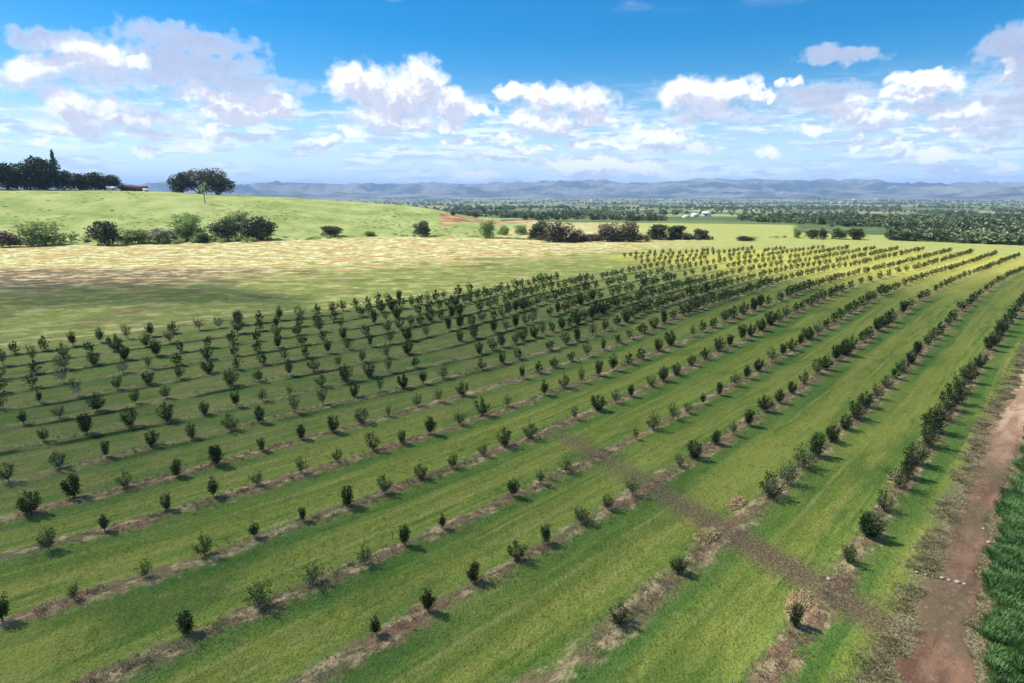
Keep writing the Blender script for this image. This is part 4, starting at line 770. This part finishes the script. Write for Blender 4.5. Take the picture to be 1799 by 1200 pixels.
# every tree of the orchard with its place, size and look
rngT = random.Random(77)
alltrees = []
for row, lst in ORCHARD.items():
    n_ = 0
    for (u, v) in lst:
        x, y = to_xy(u, v); r = hypot(x, y); n_ += 1
        if row == 1: h = rngT.uniform(1.9, 2.7) if u > 45 else 1.75 if u > 35 else 1.3
        elif row == 2: h = rngT.uniform(1.5, 2.2) if u > 38 else 1.15
        else:
            h = (1.28 + 0.75 * min(1.0, max(0.0, (r - 35) / 65.0))) * rngT.uniform(0.80, 1.28)
        if r > 150: h = min(h, 2.0) * 0.9
        if row in (1, 2): kind = rngT.choice([0, 8, 5, 2, 11, 4, 7, 9])
        elif u > 60: kind = rngT.choice([0, 1, 2, 8, 5, 11, 4, 3, 9])
        else: kind = rngT.choice([0, 1, 2, 3, 4, 6, 7, 8, 9, 10, 11])
        alltrees.append(dict(row=row, n=n_, x=x, y=y, u=u, v=v, h=h * (0.88 if row < 5 else 0.92), kind=kind, wide=rngT.uniform(1.0, 1.4), rot=rngT.uniform(0, 6.28), px=h / r,
                             whitish=(row > 6 and rngT.random() < 0.16)))
alltrees.sort(key=lambda t: -t['px'])
ORD = ['', 'first', 'second', 'third', 'fourth', 'fifth', 'sixth', 'seventh', 'eighth', 'ninth', 'tenth', 'eleventh', 'twelfth', 'thirteenth', 'fourteenth', 'fifteenth',
       'sixteenth', 'seventeenth', 'eighteenth', 'nineteenth']
def ordinal(n):
    if n < len(ORD): return ORD[n]
    tens = {2: 'twenty', 3: 'thirty', 4: 'forty', 5: 'fifty'}[n // 10]
    if n % 10 == 0: return {2: 'twentieth', 3: 'thirtieth', 4: 'fortieth', 5: 'fiftieth'}[n // 10]
    return tens + '-' + ORD[n % 10]
def sapling(t):
    nm, crown, trunk, whitish_trunk = sap_mesh[t['kind']]
    root = bpy.data.objects.new('orchard_tree', None); root.empty_display_size = 0.3; COL.objects.link(root)
    root.location = (t['x'], t['y'], H(t['x'], t['y'])); root.rotation_euler = (0, 0, t['rot'])
    root.scale = (t['h'] * t['wide'], t['h'] * t['wide'], t['h'])
    size = 'tall' if t['h'] > 1.75 else 'small' if t['h'] < 1.08 else 'mid-sized'
    where = 'row beside the red dirt track' if t['row'] == 1 else '%s row from the red dirt track' % ordinal(t['row'])
    root['label'] = '%s %s fruit tree, %s up the %s' % (size, nm, ordinal(t['n']), where)
    root['category'] = 'fruit tree'; root['group'] = 'young fruit trees planted in long parallel rows'
    add_obj('crown', crown, root)
    tk = add_obj('trunk', whitish_trunk if t['whitish'] else trunk, root)
    if t['whitish']: tk['label'] = 'whitish pale trunk'
for t in alltrees[:300]: sapling(t)

# the remaining, smallest-looking trees of the same orchard in one sheet of foliage
def scatter(name, templates, places, mat, **kw):
    """places: rows of (x, y, z, sx, sz, rot, template). One joined mesh."""
    V = []; F = []; o = 0
    for (x, y, z, s, h, ro, ti_) in places:
        v, f = templates[int(ti_)]
        c_, s_2 = cos(ro), sin(ro)
        w = np.empty_like(v)
        w[:, 0] = (v[:, 0] * c_ - v[:, 1] * s_2) * s + x; w[:, 1] = (v[:, 0] * s_2 + v[:, 1] * c_) * s + y; w[:, 2] = v[:, 2] * h + z
        V.append(w); F.append(f + o); o += len(v)
    return add_obj(name, mesh_from(name, np.concatenate(V), np.concatenate(F), mat), **kw)
far_t = []
for sd in range(5):
    (cv, cf), (tv, tf) = young_tree(30 + sd, 170, 0.17, 0.50, 0.1, 0.14)
    far_t.append((cv, cf))
rest = alltrees[300:]
RX = np.array([t['x'] for t in rest]); RY = np.array([t['y'] for t in rest]); RZ = height(RX, RY)
scatter('distant_orchard_trees', far_t, [(t['x'], t['y'], z, t['h'] * t['wide'] * 1.1, t['h'], t['rot'], i % 5) for i, (t, z) in enumerate(zip(rest, RZ))], M_LEAF,
        kind='stuff', label='mass of small young trees filling the far end of the orchard')

# ------------------------------------------------------------------ grass, weeds and crop
def tuft_template(seed, n, h, spread, w):
    rng = np.random.default_rng(seed)
    a = rng.uniform(0, 2 * pi, n); r = rng.uniform(0, spread, n); l = rng.uniform(0.5, 1.0, n) * h
    b = np.stack([np.cos(a) * r, np.sin(a) * r, np.zeros(n) - 0.02], -1)
    lean = np.stack([np.cos(a), np.sin(a), np.zeros(n)], -1) * (l * rng.uniform(0.2, 1.0, n))[:, None]
    tip = b + lean + np.stack([np.zeros(n), np.zeros(n), l], -1)
    s = np.stack([-np.sin(a), np.cos(a), np.zeros(n)], -1) * w
    mid_ = (b + tip) / 2 + np.array((0, 0, 1)) * (l * 0.12)[:, None]
    v = np.stack([b - s, b + s, mid_ + s * 0.8, mid_ - s * 0.8, tip], 1).reshape(-1, 3)
    i = np.arange(n)[:, None] * 5
    return v, np.concatenate([i + 0, i + 1, i + 2, i + 3], 1), np.concatenate([i + 3, i + 2, i + 4], 1)
def scatter_tufts(name, tmpl, X, Y, S, mat, seed, hs=None, **kw):
    rng = np.random.default_rng(seed)
    Z = height(X, Y); ro = rng.uniform(0, 2 * pi, len(X)); ti_ = rng.integers(0, len(tmpl), len(X))
    V = []; Q = []; T3 = []; o = 0
    hs = S if hs is None else hs
    for t_i, (v, q, t3) in enumerate(tmpl):
        m_ = ti_ == t_i; n = m_.sum()
        c_, s_2 = np.cos(ro[m_])[:, None], np.sin(ro[m_])[:, None]
        w = np.empty((n, len(v), 3))
        w[..., 0] = (v[:, 0] * c_ - v[:, 1] * s_2) * S[m_][:, None] + X[m_][:, None]
        w[..., 1] = (v[:, 0] * s_2 + v[:, 1] * c_) * S[m_][:, None] + Y[m_][:, None]
        w[..., 2] = v[:, 2] * hs[m_][:, None] + Z[m_][:, None]
        off = (np.arange(n) * len(v) + o)[:, None, None]
        V.append(w.reshape(-1, 3)); Q.append((q[None] + off).reshape(-1, 4)); T3.append((t3[None] + off).reshape(-1, 3)); o += n * len(v)
    return add_obj(name, mesh_from(name, np.concatenate(V), [np.concatenate(Q), np.concatenate(T3)], mat), **kw)
def blade_mat(name, a, b_, patch=0.35):
    def b(k, bs, out):
        g = k.n('ShaderNodeNewGeometry')
        n = k.noise(g.outputs['Position'], patch, 4.0)
        c = k.mix(k.m('ADD', k.ss(n, 0.36, 0.64), k.m('MULTIPLY', k.m('SUBTRACT', g.outputs['Random Per Island'], 0.5), 0.6), clamp=True), a, b_)
        k.put(bs.inputs['Base Color'], c)
        tr = k.n('ShaderNodeBsdfTranslucent'); k.put(tr.inputs[0], c)
        mx = k.n('ShaderNodeMixShader'); mx.inputs[0].default_value = 0.3
        k.t.links.new(bs.outputs[0], mx.inputs[1]); k.t.links.new(tr.outputs[0], mx.inputs[2]); k.t.links.new(mx.outputs[0], out.inputs[0])
    return material(name, b, 0.7, 0.15)
M_GRASS = blade_mat('grass blade', (0.130, 0.220, 0.035), (0.360, 0.410, 0.080), 0.3)
M_STRAW = blade_mat('dry weed', (0.160, 0.150, 0.080), (0.46, 0.37, 0.21), 0.8)
M_WEED = blade_mat('grey weed', (0.085, 0.105, 0.050), (0.23, 0.225, 0.15), 0.5)
M_CROP = blade_mat('crop blade', (0.070, 0.160, 0.045), (0.210, 0.350, 0.110), 0.6)
rg = np.random.default_rng(3)
def in_view_points(n, rmin, rmax, power=1.0, half=41.0):
    a = np.radians(rg.uniform(-half, half, n)); r = rmin + (rmax - rmin) * rg.random(n) ** power
    return np.sin(a) * r, np.cos(a) * r
gt = [tuft_template(s, 9, 0.07, 0.14, 0.013) for s in range(6)]
X, Y = in_view_points(60000, 22, 95, 0.9); u, v = to_uv(X, Y)
rn = row_number(u, v); d = np.abs(rn - np.round(rn)) * 6.5; ti, to_ = track_edges(u)
m_ = (d > 1.0) & (field_sdf(u, v) > 0) & (v > to_ + 1.2)
crx = 1.15 - np.abs(np.hypot(u - cx0[0] - np.clip(((u - cx0[0]) * dd[0] + (v - cx0[1]) * dd[1]) / (dd @ dd), 0, 1) * dd[0], v - cx0[1] - np.clip(((u - cx0[0]) * dd[0] + (v - cx0[1]) * dd[1]) / (dd @ dd), 0, 1) * dd[1]))
m_ &= crx < -0.2
scatter_tufts('alley_grass', gt, X[m_], Y[m_], rg.uniform(0.6, 1.35, m_.sum()), M_GRASS, 1, kind='stuff', label='short mown grass growing in the alleys between the rows')
# weeds and straw mulch along the beds
wt = [tuft_template(20 + s, 12, 0.15, 0.18, 0.011) for s in range(6)]
def bed_points(n, rmax, sd):
    X, Y = in_view_points(n, 22, rmax, 0.8); u, v = to_uv(X, Y)
    rn = row_number(u, v); off = rg.normal(0, 0.42, len(u)); v = v - (rn - np.round(rn)) * 6.6 + off
    X, Y = to_xy(u, v); return X, Y, u, v
X, Y, u, v = bed_points(20000, 150, 0); ti, to_ = track_edges(u)
m_ = (field_sdf(u, v) > 0) & (v > to_ + 1) & (fbm(u / 3.5, v / 1.5, 3) > 0.47) & (rg.random(len(u)) < np.where(v > 55, 0.35, 1))
scatter_tufts('bed_straw', wt, X[m_], Y[m_], rg.uniform(0.5, 1.3, m_.sum()), M_STRAW, 2, kind='stuff', label='dry straw and dead weeds lying along the tree beds')
X, Y, u, v = bed_points(13000, 120, 0); ti, to_ = track_edges(u)
m_ = (field_sdf(u, v) > 0) & (v > to_ + 1) & (fbm(u / 4.5 + 30, v / 2.5, 3) > 0.50) & (rg.random(len(u)) < np.where(v > 55, 0.5, 1))
scatter_tufts('bed_weeds', wt, X[m_], Y[m_], rg.uniform(0.5, 1.25, m_.sum()), M_WEED, 3, kind='stuff', label='grey green weeds growing along the tree beds')
# rough grass on both verges of the track
n_ = 9000; u = rg.uniform(20, 130, n_); ti, to_ = track_edges(u)
v = np.where(rg.random(n_) < 0.88, to_ + rg.normal(0.35, 0.5, n_), ti + rg.normal(0.1, 0.25, n_))
X, Y = to_xy(u, v); m_ = fbm(u / 1.5, v / 1.5, 3) > 0.43
scatter_tufts('verge_grass', wt, X[m_], Y[m_], rg.uniform(0.6, 1.5, m_.sum()), M_STRAW, 4, kind='stuff', label='pale rough grass along the edges of the red dirt track')
n_ = 3200; u = rg.uniform(24, 60, n_); ti, to_ = track_edges(u); v = ti + (to_ - ti) * rg.random(n_)
X, Y = to_xy(u, v); m_ = fbm(u / 1.6 + 9, v / 0.9, 3) > 0.54
scatter_tufts('track_weeds', wt, X[m_], Y[m_], rg.uniform(0.4, 1.1, m_.sum()), M_STRAW, 6, kind='stuff', label='dry weeds and straw lying on the red dirt track')
# leafy crop beyond the track
ct = [tuft_template(50 + s, 22, 0.16 + 0.04 * s, 0.30, 0.022) for s in range(6)]
n_ = 36000; u = rg.uniform(22, 74, n_); ti, _o = track_edges(u); v = ti + 0.15 - rg.random(n_) ** 1.1 * 14
m_ = (v < ti + 0.35 - (fbm(u / 1.4, u * 0, 3)) * 1.5) & (fbm(u / 1.1, v / 1.1, 3) > 0.30)
X, Y = to_xy(u, v)
scatter_tufts('leafy_crop', ct, X[m_], Y[m_], rg.uniform(0.6, 1.25, m_.sum()), M_CROP, 5, kind='stuff', label='dense bright green crop beside the red dirt track')

# low scrub that fills in between the bushes of the field edge
sc_t = []
for s in range(4):
    (cv, cf), _w = broad_tree(400 + s, 150, 0.17, 1.0, -0.2, 7, 1.0, 0.02, 0.3); sc_t.append((cv, cf))
def scrub(name, a0, a1, n, mat, spread, hlo, hhi, label, thr=0.42):
    a = rg.uniform(a0, a1, n); r = hedge_dist(a) + rg.normal(2, spread, n)
    X = np.sin(np.radians(a)) * r; Y = np.cos(np.radians(a)) * r; m_ = fbm(X / 14, Y / 14, 3) > thr
    X, Y = X[m_], Y[m_]; S = rg.uniform(2.0, 5.0, len(X)); Hh = rg.uniform(hlo, hhi, len(X))
    scatter(name, sc_t, list(zip(X, Y, height(X, Y) - 0.1, S, Hh, rg.uniform(0, 6.28, len(X)), rg.integers(0, 4, len(X)))), mat, kind='stuff', label=label)
scrub('field_edge_scrub', -43, -21, 230, M_LIGHT, 5, 1.2, 3.4, 'low light green scrub along the foot of the pasture hill')
scrub('dark_scrub', -43, -22, 90, M_BUSH, 3, 0.8, 2.2, 'low dark scrub along the foot of the pasture hill', 0.48)
scrub('hedge_bottom', 1.5, 17.5, 170, M_BROWN, 4, 1.2, 3.6, 'brown brambles filling the bottom of the long hedge', 0.36)
scrub('grass_edge', -22, 36, 300, M_LIGHT, 2.5, 0.5, 1.3, 'rough green growth along the field edge', 0.50)

scrub('slope_scrub', -41, -24, 120, M_LIGHT, 5, 2.0, 5.0, 'pale green scrub creeping up the lower slope of the pasture hill', 0.46)

a = rg.uniform(-43, -2, 2600); r = hedge_dist(a) + 6 + rg.random(2600) ** 1.5 * 190
X = np.sin(np.radians(a)) * r; Y = np.cos(np.radians(a)) * r; m_ = fbm(X / 25, Y / 25, 4) > 0.5; X, Y = X[m_], Y[m_]
scatter('pasture_tufts', sc_t, list(zip(X, Y, height(X, Y) - 0.05, rg.uniform(0.8, 3.2, len(X)), rg.uniform(0.08, 0.30, len(X)), rg.uniform(0, 6.28, len(X)), rg.integers(0, 4, len(X)))), M_LIGHT,
        kind='stuff', label='uneven rough grass tufts scattered over the pasture hill')

# heaps of pale straw at the ends of the beds
def straw_heap(u, v, a, b_, h, label):
    rng = np.random.default_rng(int(u * 10)); n = 1500
    rr_ = np.sqrt(rng.random(n)); th = rng.uniform(0, 2 * pi, n); zz = (1 - rr_ ** 2) * h * rng.uniform(0.7, 1.2, n)
    P = np.stack([np.cos(th) * rr_ * a, np.sin(th) * rr_ * b_, zz], -1)
    lv, lf = leaves(rng, P, 0.24, 0.16, 0.6, None)
    x, y = to_xy(u, v)
    add_obj('straw_heap', mesh_from('straw_heap', lv, lf, M_HAY), loc=(x, y, H(x, y)), label=label, cat='straw heap', group='heaps of pale straw on the beds').rotation_euler = (0, 0, radians(47))
M_HAY = plain_mat('pale straw', (0.45, 0.33, 0.15), (0.80, 0.63, 0.34), 6.0)
straw_heap(32.0, 15.6, 0.95, 0.55, 0.28, 'pale straw heap beside the dark trodden line, at the end of the lower second row')
straw_heap(37.2, 16.2, 1.1, 0.45, 0.20, 'long straw heap below the first tree above the trodden line in the second row')
straw_heap(29.6, 9.3, 1.2, 0.5, 0.16, 'flat ragged straw heap beside the lone white stone')

# ------------------------------------------------------------------ pale stones across and beside the track
M_STONE = plain_mat('pale stone', (0.40, 0.35, 0.30), (0.66, 0.60, 0.53), 9.0)
def stone_mesh(seed, a, b, c):
    rng = np.random.default_rng(seed); th = np.linspace(0, pi, 7); ph = np.arange(9) * 2 * pi / 9
    V = []
    for t in th:
        for p_ in ph: V.append((sin(t) * cos(p_), sin(t) * sin(p_), cos(t)))
    V = np.array(V) * (1 + rng.normal(0, 0.09, (63, 1))); V[:9] = V[:9].mean(0); V[-9:] = V[-9:].mean(0)
    F = [(i * 9 + j, i * 9 + (j + 1) % 9, (i + 1) * 9 + (j + 1) % 9, (i + 1) * 9 + j) for i in range(6) for j in range(9)]
    return mesh_from('stone', V * np.array((a, b, c)), np.array(F)[:, ::-1], M_STONE, True)
st_spots = [(37.3, 3.75, .09), (37.25, 4.05, .14), (37.15, 4.40, .09), (37.1, 4.72, .10), (36.95, 5.1, .05), (36.85, 5.4, .06), (36.75, 5.8, .08)]
for i, (u, v, s) in enumerate(st_spots):
    x, y = to_xy(u, v)
    add_obj('stone', stone_mesh(i, s, s * 0.8, s * 0.6), loc=(x, y, H(x, y) + 0.06 + s * 0.25), cat='stone', group='pale stones in a line across the track',
            label='%spale stone in the line across the track, %s one from the green crop' % (('small ' if s < .08 else 'large ' if s > .12 else ''), ordinal(i + 1)))
for (u, v, s, lb) in [(32.6, 8.9, .10, 'lone white stone by the straw at the start of the first tree row'), (43.2, 3.6, .11, 'white stone at the edge of the crop beside the track'),
                      (44.8, 4.1, .08, 'little pale stone on the bare soil near the crop edge')]:
    x, y = to_xy(u, v); add_obj('stone', stone_mesh(int(u), s, s, s * 0.7), loc=(x, y, H(x, y) + 0.06), cat='stone', label=lb)

# ------------------------------------------------------------------ hedge-line bushes
BUSH_T = {}
def bush_meshes(kind, v_):
    key = (kind, v_)
    if key not in BUSH_T:
        mt = {'dark': M_BUSH, 'light': M_LIGHT, 'pale': M_PALE, 'brown': M_BROWN, 'rust': M_RUST}[kind]
        (cv, cf), (tv, tf) = broad_tree(100 + v_ * 7 + len(kind), 2600, 0.075 if kind != 'brown' else 0.06, 1.0, -0.12, 22, 1.0, 0.018, 0.2 if kind != 'brown' else 0.5)
        BUSH_T[key] = (mesh_from('foliage', cv, cf, mt), mesh_from('stem', tv, tf, M_DARKBARK))
    return BUSH_T[key]
def bush(x, y, w, h, kind, label, v_, grp='bushes along the field edge'):
    root = bpy.data.objects.new('bush', None); COL.objects.link(root)
    root.location = (x, y, H(x, y)); root.scale = (w * 1.25, w * 0.9, h * 1.12); root.rotation_euler = (0, 0, v_ * 1.3)
    root['label'] = label; root['category'] = 'bush'; root['group'] = grp
    f, s = bush_meshes(kind, v_ % 4)
    add_obj('foliage', f, root); add_obj('stem', s, root)
for i, b_ in enumerate(BUSHES): bush(*b_, i)

# ------------------------------------------------------------------ trees on the hill crest
def big_tree(name, x, y, w, h, tmpl, label, cat='tree', group=None, rot=0.0):
    root = bpy.data.objects.new(name, None); COL.objects.link(root)
    root.location = (x, y, H(x, y) - 0.10 * h * (tmpl is not T_SLIM)); root.scale = (w * 1.25, w * 1.25, h * 1.2); root.rotation_euler = (0, 0, rot)
    root['label'] = label; root['category'] = cat
    if group: root['group'] = group
    add_obj('crown', tmpl[0], root); add_obj('trunk', tmpl[1], root)
def tree_t(seed, n, leaf, width, trunk, lumps, mat, limb=0.022, hole=0.3, bark=None):
    (cv, cf), (tv, tf) = broad_tree(seed, n, leaf, width, trunk, lumps, 1.0, limb, hole)
    return mesh_from('crown', cv, cf, mat), mesh_from('trunk', tv, tf, bark or M_DARKBARK)
T_OAK = [tree_t(200 + i, 3600, 0.06, 1.0, 0.0, 22, M_OAK) for i in range(3)]
T_SPREAD = tree_t(210, 3300, 0.055, 1.0, 0.04, 18, M_BUSH, 0.03, 0.35)
T_OPEN = tree_t(211, 2200, 0.055, 1.0, 0.06, 18, M_BROWN, 0.03, 0.6)
T_SLIM = tree_t(212, 420, 0.05, 1.0, 0.42, 9, M_LIGHT, 0.035, 0.4, M_BARK)
def conifer(seed):
    rng = np.random.default_rng(seed); P = []
    for i in range(26):
        z = 0.12 + 0.88 * i / 25; rad_ = 0.5 * (1.05 - z) ** 0.6 * rng.uniform(0.75, 1.2)
        for j in range(8):
            a = rng.uniform(0, 2 * pi); t = rng.uniform(0.15, 1, 12)[:, None]
            e = np.array((cos(a) * rad_, sin(a) * rad_, z + 0.05)); s0 = np.array((0, 0, z - 0.02))
            P.append(s0 + (e - s0) * t + rng.normal(0, 0.02, (12, 3)))
    P = np.concatenate(P); cv, cf = leaves(rng, P, 0.06, 0.5, 0.4, None)
    tv, tf = tube([(0, 0, -0.03), (0, 0, 0.5), (0, 0, 0.97)], [0.05, 0.03, 0.008], 7)
    return mesh_from('crown', cv, cf, M_OAK), mesh_from('trunk', tv, tf, M_DARKBARK)
T_CON = conifer(5)
for (a, r, w, h, tk_, nm, lb, ro) in CREST_TREES:
    t_ = {'oak0': T_OAK[0], 'oak1': T_OAK[1], 'oak2': T_OAK[2], 'spread': T_SPREAD, 'open': T_OPEN, 'slim': T_SLIM, 'conifer': T_CON}[tk_]
    big_tree(nm, sin(radians(a)) * r, cos(radians(a)) * r, w, h, t_, lb, group='trees on the crest of the hill' if nm != 'slender_tree' else None, rot=ro)

# ------------------------------------------------------------------ far buildings
def box(x0, x1, y0, y1, z0, z1):
    v = np.array([(x, y, z) for z in (z0, z1) for y in (y0, y1) for x in (x0, x1)], float)
    return v, np.array([(0, 2, 3, 1), (4, 5, 7, 6), (0, 1, 5, 4), (2, 6, 7, 3), (0, 4, 6, 2), (1, 3, 7, 5)])
def gable(w, d, z0, rise, over):
    a, b_ = w / 2 + over, d / 2 + over
    t = 0.12
    v = np.array([(-a, -b_, z0), (a, -b_, z0), (a, 0, z0 + rise), (-a, 0, z0 + rise), (-a, b_, z0), (a, b_, z0),
                  (-a, -b_, z0 + t), (a, -b_, z0 + t), (a, 0, z0 + rise + t), (-a, 0, z0 + rise + t), (-a, b_, z0 + t), (a, b_, z0 + t)], float)
    f = [(1, 0, 3, 2), (2, 3, 4, 5), (6, 7, 8, 9), (9, 8, 11, 10), (0, 1, 7, 6), (5, 4, 10, 11), (1, 2, 8, 7), (2, 5, 11, 8), (3, 0, 6, 9), (4, 3, 9, 10)]
    return v, np.array(f)
M_WHITEWALL = plain_mat('white render', (0.72, 0.71, 0.68), (0.82, 0.81, 0.78), 2.0)
M_TIN = plain_mat('pale metal roof', (0.62, 0.64, 0.66), (0.78, 0.79, 0.80), 1.5, 0.5)
M_REDROOF = plain_mat('rust red roof', (0.20, 0.065, 0.05), (0.30, 0.11, 0.08), 1.2, 0.7)
M_TAN = plain_mat('tan wall', (0.24, 0.15, 0.11), (0.34, 0.22, 0.17), 2.0)
M_DARK = plain_mat('dark opening', (0.02, 0.02, 0.02), (0.04, 0.04, 0.045), 2.0, 0.4)
def building(name, x, y, w, d, h, rise, wall, roof, label, rot, openings=2, group=None, cat='building'):
    root = bpy.data.objects.new(name, None); COL.objects.link(root)
    z = min(H(x + a, y + b_) for a in (-w / 2, w / 2) for b_ in (-d / 2, d / 2))
    root.location = (x, y, z); root.rotation_euler = (0, 0, rot)
    root['label'] = label; root['category'] = cat
    if group: root['group'] = group
    wv, wf = box(-w / 2, w / 2, -d / 2, d / 2, -1.0, h)
    gv = np.array([(-w / 2, -d / 2, h), (-w / 2, d / 2, h), (-w / 2, 0, h + rise), (w / 2, -d / 2, h), (w / 2, d / 2, h), (w / 2, 0, h + rise)], float)
    V = np.concatenate([wv, gv]); me = mesh_from('wall', V, [wf, np.array([(8, 10, 9), (11, 12, 13)])], wall)
    add_obj('wall', me, root)
    rv, rf = gable(w, d, h + 0.02, rise, 0.45); add_obj('roof', mesh_from('roof', rv, rf, roof), root)
    dw = min(1.6, w * 0.16)
    dv, df = box(-dw / 2, dw / 2, -d / 2 - 0.06, -d / 2 + 0.05, 0, h * 0.72); add_obj('door', mesh_from('door', dv, df, M_DARK), root)
    for i in range(openings):
        cx = (i + 1) / (openings + 1) * w - w / 2
        if abs(cx) < dw: cx += dw * 1.6
        v, f = box(cx - w * .05, cx + w * .05, -d / 2 - 0.05, -d / 2 + 0.05, h * 0.4, h * 0.75); add_obj('window', mesh_from('window', v, f, M_DARK), root)
for b_ in BUILDINGS:
    a, r, w, d, h, rise, wl, rf_, nm, lb, tw, ops, grp = b_
    building(nm, sin(radians(a)) * r, cos(radians(a)) * r, w, d, h, rise, {'white': M_WHITEWALL, 'tan': M_TAN}[wl], {'tin': M_TIN, 'red': M_REDROOF, 'white': M_WHITEWALL}[rf_], lb, radians(-a) + tw, ops, grp)

# ------------------------------------------------------------------ far woodland and hedgerows of the valley
M_WOOD = leaf_mat('valley tree leaf', (0.060, 0.100, 0.046), (0.200, 0.260, 0.120), 0.1, 0.02, 0.0)
wood_t = []
for s in range(6):
    (cv, cf), _w = broad_tree(300 + s, 95, 0.26, 1.0, 0.05, 7, 1.0, 0.02, 0.4); wood_t.append((cv, cf))
rw = np.random.default_rng(9)
def valley_mask(x, y, a, r):
    n1 = fbm(x / 130 + 3, y / 130, 4); n2 = fbm(x / 420, y / 420 + 7, 3)
    dens = np.where(a > 24, 0.42, 0.34) + (n2 - 0.5) * 0.35
    ok = n1 > 1 - dens
    # hedgerow lines
    lines = (np.abs(((r + 60 * vnoise(x / 200, y / 200)) % 170) - 85) < 7) & (vnoise(x / 90 + 5, y / 90) > 0.35) & (r > 430)
    ok = ok | lines
    ok &= ~((a > 28.4) & (a < 34.4) & (r > 900) & (r < 1350))       # open yellow field
    ok &= ~((a > 31.0) & (a < 37.0) & (r > 1700) & (r < 2300))
    near = np.where(a > 30.5, 318, np.where(a > 24, 350, np.where(a > -1, 440, 640)))
    ok &= r > near + 45 * vnoise(a * 1.5, a * 0)
    ok |= (a > 30.8) & (r > 322) & (r < 470) & (n1 > 0.44)
    ok &= ~((a > -9) & (a < 1.5) & (r < 640))
    ok &= ~((a > 12) & (a < 25) & (r < 420))
    ok &= ~((a > 13.5) & (a < 19.5) & (r > 470) & (r < 765))
    return ok
A1 = rw.uniform(-24, 46, 52000); R1 = np.exp(rw.uniform(np.log(315), np.log(6500), 52000))
X1 = np.sin(np.radians(A1)) * R1; Y1 = np.cos(np.radians(A1)) * R1
keep = valley_mask(X1, Y1, A1, R1) & (rw.random(len(A1)) < 0.62)
X1, Y1, R1 = X1[keep], Y1[keep], R1[keep]; Z1 = height(X1, Y1)
S1 = rw.uniform(5, 10, len(X1)) * np.interp(R1, [300, 1500, 6500], [0.75, 1.1, 2.0]); H1 = S1 * rw.uniform(0.55, 0.9, len(X1))
print('valley trees', len(X1))
scatter('valley_woodland', wood_t, list(zip(X1, Y1, Z1 - 0.3, S1, H1, rw.uniform(0, 6.28, len(X1)), rw.integers(0, 6, len(X1)))), M_WOOD,
        kind='stuff', label='dark scrub and woodland spread over the valley floor')

# ------------------------------------------------------------------ a broken cloud high up whose shade lies over the orchard
CH = 520.0
sxy = np.array([sin(radians(SUN_AZ)), cos(radians(SUN_AZ))])
off = sxy * (CH / tan(radians(SUN_EL)))
def shade_depth(x, y):
    """How thick the cloud is above the ground point that it shades."""
    u, v = to_uv(x, y)
    e = SHADE_EDGE
    inside = np.interp(x, [p_[0] for p_ in e], [p_[1] for p_ in e]) - y + 14 * (fbm(x / 22, y / 22, 3) - 0.5)
    t = sstep(inside, 0, 16)
    side = sstep(v, 8, 42); t = t * (0.36 + 0.64 * side)
    t = t * (0.72 + 0.75 * fbm(x / 38, y / 38, 3) * 0.75)
    t = t * (1 - 0.55 * sstep(np.hypot(x + 74, y - 100), 34, 14))
    t = t + 0.8 * sstep(inside, 0, 10) * np.exp(-((x + 95) / 60) ** 4) * np.exp(-((y - 138) / 17) ** 4)
    t = t * sstep(y, -70, -30) * sstep(np.abs(x), 250, 215)
    return t
gx = np.arange(-255, 256, 5.0); gy = np.arange(-75, 300, 5.0)
QX, QY = np.meshgrid(gx, gy)
TT = shade_depth(QX, QY); TT[0] = 0; TT[-1] = 0; TT[:, 0] = 0; TT[:, -1] = 0
act = TT > 0.01
# cells used: any corner active
cell = act[:-1, :-1] | act[1:, :-1] | act[:-1, 1:] | act[1:, 1:]
n0 = QX.size; ii = np.arange(n0).reshape(QX.shape)
topz = CH + np.maximum(TT, 0) * 50; botz = CH - np.maximum(TT, 0) * 8
dz = (topz - CH)
vt = np.stack([QX + off[0] + sxy[0] * dz / tan(radians(SUN_EL)) * 0.5, QY + off[1] + sxy[1] * dz / tan(radians(SUN_EL)) * 0.5, topz], -1).reshape(-1, 3)
vb = np.stack([QX + off[0], QY + off[1], botz], -1).reshape(-1, 3)
edge = ~act.ravel()
ft = np.stack([ii[:-1, :-1], ii[:-1, 1:], ii[1:, 1:], ii[1:, :-1]], -1)[cell]
remap = np.arange(n0) + n0; remap[edge] = np.arange(n0)[edge]      # top and bottom share the rim
vt[edge, 2] = CH; vt[edge, 0] = (QX.ravel() + off[0])[edge]; vt[edge, 1] = (QY.ravel() + off[1])[edge]
fb = remap[ft][:, ::-1]
Vc = np.concatenate([vt, vb])
used = np.zeros(len(Vc), bool); used[ft.ravel()] = True; used[fb.ravel()] = True
newi = np.cumsum(used) - 1
cm = bpy.data.materials.new('cloud vapour'); cm.use_nodes = True
k = Nodes(cm.node_tree); pv = k.n('ShaderNodeVolumePrincipled'); pv.inputs['Color'].default_value = (1, 1, 1, 1); pv.inputs['Density'].default_value = 0.0110
k.t.links.new(pv.outputs[0], k.n('ShaderNodeOutputMaterial').inputs['Volume'])
add_obj('cloud', mesh_from('cloud', Vc[used], newi[np.concatenate([ft, fb])], cm), kind='structure', label='thin broken cloud drifting high over the orchard')

# ------------------------------------------------------------------ haze
hm = bpy.data.materials.new('valley haze'); hm.use_nodes = True
k = Nodes(hm.node_tree); pv = k.n('ShaderNodeVolumePrincipled'); pv.inputs['Color'].default_value = (0.42, 0.62, 1.0, 1); pv.inputs['Density'].default_value = HAZE
k.t.links.new(pv.outputs[0], k.n('ShaderNodeOutputMaterial').inputs['Volume'])
hv, hf = box(-27000, 27000, -27000, 27000, -60, 420)
add_obj('haze', mesh_from('haze', hv, hf, hm), kind='stuff', label='pale blue air haze filling the valley')
